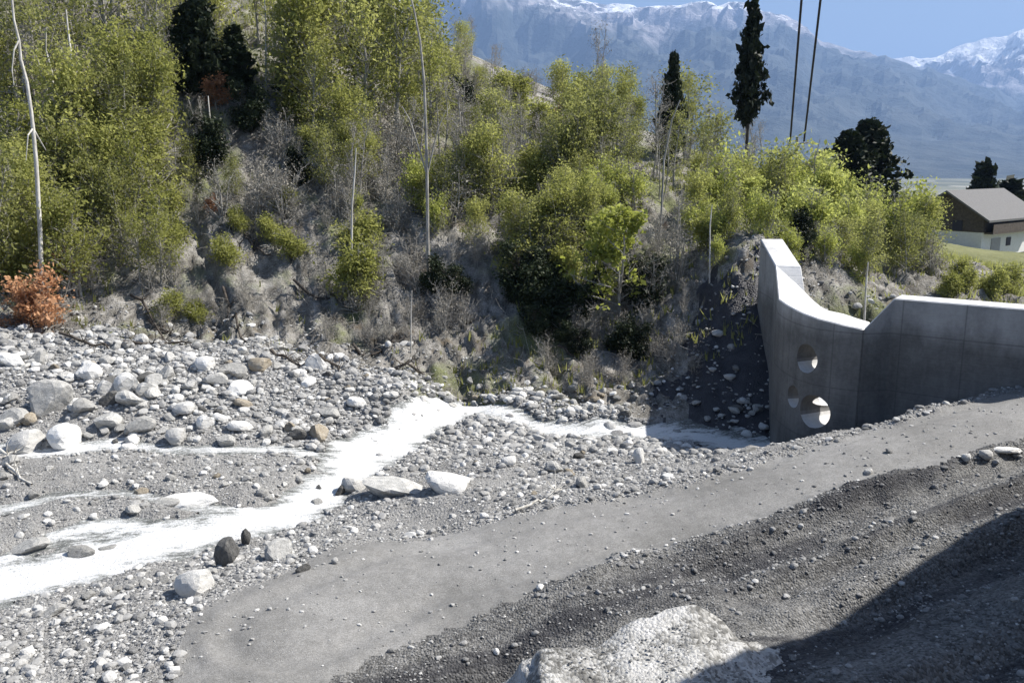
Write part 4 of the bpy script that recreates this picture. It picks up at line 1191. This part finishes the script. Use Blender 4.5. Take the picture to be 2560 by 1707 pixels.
# fallen branches and logs lying on the slope foot
def log(px0, py0, px1, py1, r, label, group=None, mat='bark_dark'):
    a = ground(px0, py0); b = ground(px1, py1)
    if a is None or b is None: return
    N = 7; r_ = np.random.default_rng(int(px0 * 7 + py0)); W = []
    for i in range(N):
        f = i / (N - 1); x = a[0] + (b[0] - a[0]) * f + r_.normal(0, .05); y = a[1] + (b[1] - a[1]) * f + r_.normal(0, .05)
        W.append(np.array([x, y, float(height(x, y)) + r + abs(r_.normal(0, .05))]))
    base = W[0].copy()
    segs = [(W[i] - base, W[i + 1] - base, r * (1 - i / N * .6), r * (1 - (i + 1) / N * .6)) for i in range(N - 1)]
    root = empty('fallen_branch', tuple(base))
    V, Fc = tubes(segs, 6); obj('stem', mesh_np('stem', V, Fc, MAT[mat], True), root)
    tw = []
    for k in range(9):
        i = r_.integers(1, N - 1); tw += branch(r_, W[i] - base, (r_.normal(), r_.normal(), .5), .5, r * .35, 3, 0, .3)
    V, Fc = tubes(tw, 4); obj('twig', mesh_np('twig', V, Fc, MAT[mat], True), root)['kind'] = 'stuff'
    tag(root, label, 'branch', group); NAMED.append((root, px0)) if group else None
GL = 'dead branches on the bare slope'
for i, (a, b, c, d) in enumerate([(134, 296, 182, 345), (222, 205, 243, 255), (225, 292, 245, 345), (320, 358, 342, 376), (245, 240, 268, 262), (295, 285, 365, 310), (120, 345, 190, 348), (150, 325, 176, 338), (270, 352, 306, 372), (395, 372, 425, 377), (60, 338, 110, 352), (330, 300, 380, 296), (440, 300, 470, 330), (560, 350, 600, 362), (355, 352, 405, 340)]):
    log(a, b, c, d, .05, 'dead dark branch lying on the slope ' + rel((a + c) / 2, (b + d) / 2), GL)
log(291, 182, 258, 240, .07, 'long dark fallen trunk hanging down the grey middle slope')
log(1, 452, 30, 486, .05, 'pale washed branch lying over the left stream edge', None, 'bark_pale')
log(518, 512, 560, 492, .025, 'thin pale stick on the gravel bar near the road', None, 'bark_pale')
# dead twigs and litter on the slope (uncountable)
n = 12000
x = rng.uniform(-26, 12, n); y = rng.uniform(25, 42, n); h_ = hill_mask(x, y); ok = (h_ > -.4)
cl = fbm(x * .5 + 70, y * .5, 3); ok &= rng.random(n) < (.5 + cl)
x, y = x[ok], y[ok]; z = height(x, y)
segs = []
for i in range(len(x)):
    d = np.array([rng.normal(0, 1), rng.normal(0, 1) - .4, rng.normal(0, .45) + .1]); d /= np.linalg.norm(d)
    L = rng.uniform(.15, .7); p = np.array([x[i], y[i], z[i] + .03])
    m_ = p + d * L * .5 + rng.normal(0, .04, 3); m_[2] = max(m_[2], z[i] + .02)
    e = m_ + d * L * .5 + rng.normal(0, .06, 3)
    r0 = rng.uniform(.006, .016)
    segs += [(p, m_, r0, r0 * .7), (m_, e, r0 * .7, r0 * .3)]
V, Fc = tubes(segs, 3)
tag(obj('brushwood_litter', mesh_np('brushwood_litter', V, Fc, MAT['bark_grey'])), 'dead twigs littering the wooded slope', 'litter', kind='stuff')
# low growth: grass blades and weeds on the slope
n = 42000
x = rng.uniform(-32, 34, n); y = rng.uniform(25, 60, n); h_ = hill_mask(x, y)
g_ = fbm(x * .28 + 5, y * .28, 3) + .5 * fbm(x * 1.2, y * 1.2, 2)
bare = np.exp(-(((x + 8 - (30 - y) * 0) / 5.5) ** 2 + ((y - 30) / 4.5) ** 2))
ok = (h_ > .3) & (rng.random(n) < np.clip(.35 + g_ * 1.3 + .02 * (y - 30) - bare * .9, .015, 1))
x, y = x[ok], y[ok]; z = height(x, y); m_ = len(x)
hh = rng.uniform(.08, .32, m_); az = rng.uniform(0, 6.283, m_); wd = hh * .14
dx, dy = np.cos(az), np.sin(az); lx, ly = rng.normal(0, .3, m_) * hh, rng.normal(0, .3, m_) * hh
Vs = []
for ofs in (0, 1, 2):
    ox = rng.normal(0, .08, m_); oy = rng.normal(0, .08, m_)
    a3 = np.stack([x + ox - dx * wd, y + oy - dy * wd, z - .03], -1); b3 = np.stack([x + ox + dx * wd, y + oy + dy * wd, z - .03], -1)
    c3 = np.stack([x + ox + lx * (ofs - 1) + dx * wd, y + oy + ly + dy * wd, z + hh], -1)
    Vs.append(np.stack([a3, b3, c3], 1).reshape(-1, 3))
V = np.vstack(Vs)
tag(obj('grass', mesh_np('grass', V, np.arange(len(V)).reshape(-1, 3), MAT['leaf_olive'])), 'low grass and weeds on the wooded slope', 'grass', kind='stuff')

# ------------------------------------------------------------------ timber house
HY = 88
hc = at_depth(981, 246, HY); gz = float(height(hc[0], hc[1])) - .1
gd = np.array([-.62, .785]); ld = np.array([.80, .60])
ld = np.array([-gd[1] * -1, gd[0] * -1]) * 1.0; ld = np.array([gd[1], -gd[0]])
GWd, LWd, EAV, RID, BASE = 7.0, 11.0, 3.5, 5.7, 1.9
house = empty('timber_house', (hc[0], hc[1], gz))
tag(house, 'dark timber house with a grey gable roof and white base at the right margin', 'house')
def hv(u, v, z): return Vector((gd[0] * u + ld[0] * v, gd[1] * u + ld[1] * v, z))
def hbox(name, u0, u1, v0, v1, z0, z1, mat, parent=house):
    bm = bmesh.new(); vs = [bm.verts.new(hv(u, v, z)) for z in (z0, z1) for u, v in ((u0, v0), (u1, v0), (u1, v1), (u0, v1))]
    for f in ((0, 1, 2, 3), (4, 5, 6, 7), (0, 1, 5, 4), (1, 2, 6, 5), (2, 3, 7, 6), (3, 0, 4, 7)): bm.faces.new([vs[i] for i in f])
    bmesh.ops.recalc_face_normals(bm, faces=bm.faces)
    me = bpy.data.meshes.new(name); bm.to_mesh(me); bm.free(); me.materials.append(MAT[mat])
    return obj(name, me, parent)
hbox('base_wall', 0.05, GWd - .05, .05, LWd - .05, -.6, BASE - .004, 'render_white')
# upper storey with gable
bm = bmesh.new()
prof = [(0, BASE), (GWd, BASE), (GWd, EAV), (GWd / 2, RID), (0, EAV)]
a_ = [bm.verts.new(hv(u + (.0), 0, z)) for u, z in prof]; b_ = [bm.verts.new(hv(u, LWd, z)) for u, z in prof]
bm.faces.new(a_); bm.faces.new(b_[::-1])
for i in range(5): bm.faces.new((a_[i], a_[(i + 1) % 5], b_[(i + 1) % 5], b_[i]))
bmesh.ops.recalc_face_normals(bm, faces=bm.faces)
me = bpy.data.meshes.new('wall'); bm.to_mesh(me); bm.free(); me.materials.append(MAT['wood_dark']); uw = obj('wall', me, house)
# roof slabs with overhang
for s_ in (0, 1):
    bm = bmesh.new(); sl = (RID - EAV) / (GWd / 2)
    u0, u1 = (-.95, GWd / 2) if s_ == 0 else (GWd + .95, GWd / 2)
    zf = lambda u: RID + .06 - sl * abs(u - GWd / 2)
    lo = [hv(u0, -.9, zf(u0)), hv(u1, -.9, zf(u1)), hv(u1, LWd + .9, zf(u1)), hv(u0, LWd + .9, zf(u0))]
    vs = [bm.verts.new(p) for p in lo] + [bm.verts.new(p + Vector((0, 0, .2))) for p in lo]
    for f in ((0, 1, 2, 3), (4, 5, 6, 7), (0, 1, 5, 4), (1, 2, 6, 5), (2, 3, 7, 6), (3, 0, 4, 7)): bm.faces.new([vs[i] for i in f])
    bmesh.ops.recalc_face_normals(bm, faces=bm.faces)
    me = bpy.data.meshes.new('roof'); bm.to_mesh(me); bm.free(); me.materials.append(MAT['roof']); obj('roof', me, house)
hbox('balcony', -.85, -.004, .4, LWd - .4, BASE - .15, BASE + .02, 'wood_dark')
hbox('balcony_rail', -.85, -.78, .4, LWd - .4, BASE + .03, BASE + .85, 'wood_dark')
hbox('garage_door', -.01, .045, 2.2, 4.2, -.3, 1.2, 'metal_grey')
hbox('window', -.01, .045, 5.6, 6.6, .3, 1.15, 'cable')
hbox('window', 2.0, 3.0, -.05, -.004, 2.0, 3.0, 'cable')
hbox('window', 4.2, 5.2, -.05, -.004, 2.0, 3.0, 'cable')
# stone heap below the house: low dry wall
# ------------------------------------------------------------------ overhead cables and their pole
def cable(p0, p1, label, lift):
    N = 40; P0, P1 = np.array(p0), np.array(p1); W = []
    for i in range(N + 1):
        f = i / N; q = P0 + (P1 - P0) * f; q[2] -= lift * 4 * f * (1 - f); W.append(q)
    segs = [(W[i] - P0, W[i + 1] - P0, .06, .06) for i in range(N)]
    V, Fc = tubes(segs, 6); me = mesh_np('overhead_cable', V, Fc, MAT['cable'], True)
    o = obj('overhead_cable', me, None, tuple(P0)); tag(o, label, 'cable', None); return o
fa_ = at_depth(790, 143, 58); na = at_depth(801.5, 0, 46); ea = fa_ + (na - fa_) * 1.7
fb_ = at_depth(804, 141, 58); nb_ = at_depth(820.5, 0, 46); eb = fb_ + (nb_ - fb_) * 1.7
cable(fa_, ea, 'left one of two dark overhead cables crossing the mountain', .0)
cable(fb_, eb, 'right one of two dark overhead cables crossing the mountain', .0)
pc_ = (fa_ + fb_) / 2; gzp = float(height(pc_[0], pc_[1]))
pole = empty('cable_pole', (pc_[0], pc_[1], gzp)); tag(pole, 'wooden pole with a crossarm carrying the two cables above the bushes', 'pole')
V, Fc = tubes([(np.array([0, 0, -.5]), np.array([0, 0, pc_[2] - gzp + .25]), .13, .09)], 10); obj('shaft', mesh_np('shaft', V, Fc, MAT['bark_grey'], True), pole)
a3 = fa_ - np.array([*pc_[:2], gzp]); b3 = fb_ - np.array([*pc_[:2], gzp]); dv = (b3 - a3) / np.linalg.norm(b3 - a3)
V, Fc = tubes([(a3 - dv * .25 - np.array([0, 0, .12]), b3 + dv * .25 - np.array([0, 0, .12]), .05, .05)], 6); obj('crossarm', mesh_np('crossarm', V, Fc, MAT['bark_grey'], True), pole)
for e in (a3, b3):
    V, Fc = tubes([(e - np.array([0, 0, .1]), e, .05, .035)], 8); obj('insulator', mesh_np('insulator', V, Fc, MAT['render_white'], True), pole)
print('objects', len(SC.objects))

# labels that several alike things came to share are told apart by their order from the left
from collections import defaultdict
byl = defaultdict(list)
for o, x in NAMED: byl[o['label']].append((x, o))
ORD = ['leftmost', 'second from left', 'third from left', 'fourth from left', 'fifth from left', 'sixth from left', 'seventh from left', 'eighth from left', 'ninth from left', 'tenth from left', 'eleventh from left', 'twelfth from left']
CNT = ['', '', 'two', 'three', 'four', 'five', 'six', 'seven', 'eight', 'nine']
for lab, L in byl.items():
    if 2 <= len(L) <= 12:
        L.sort(key=lambda t: t[0])
        for i, (x, o) in enumerate(L):
            nm_ = 'rightmost' if i == len(L) - 1 else ORD[i]
            o['label'] = '%s %s' % (nm_, lab)

for o in SC.objects:
    if o.get('label') and len(o['label'].split()) > 16:
        o['label'] = ' '.join(w_ for w_ in o['label'].split() if w_ not in ('larger', 'smaller', 'many-stemmed'))
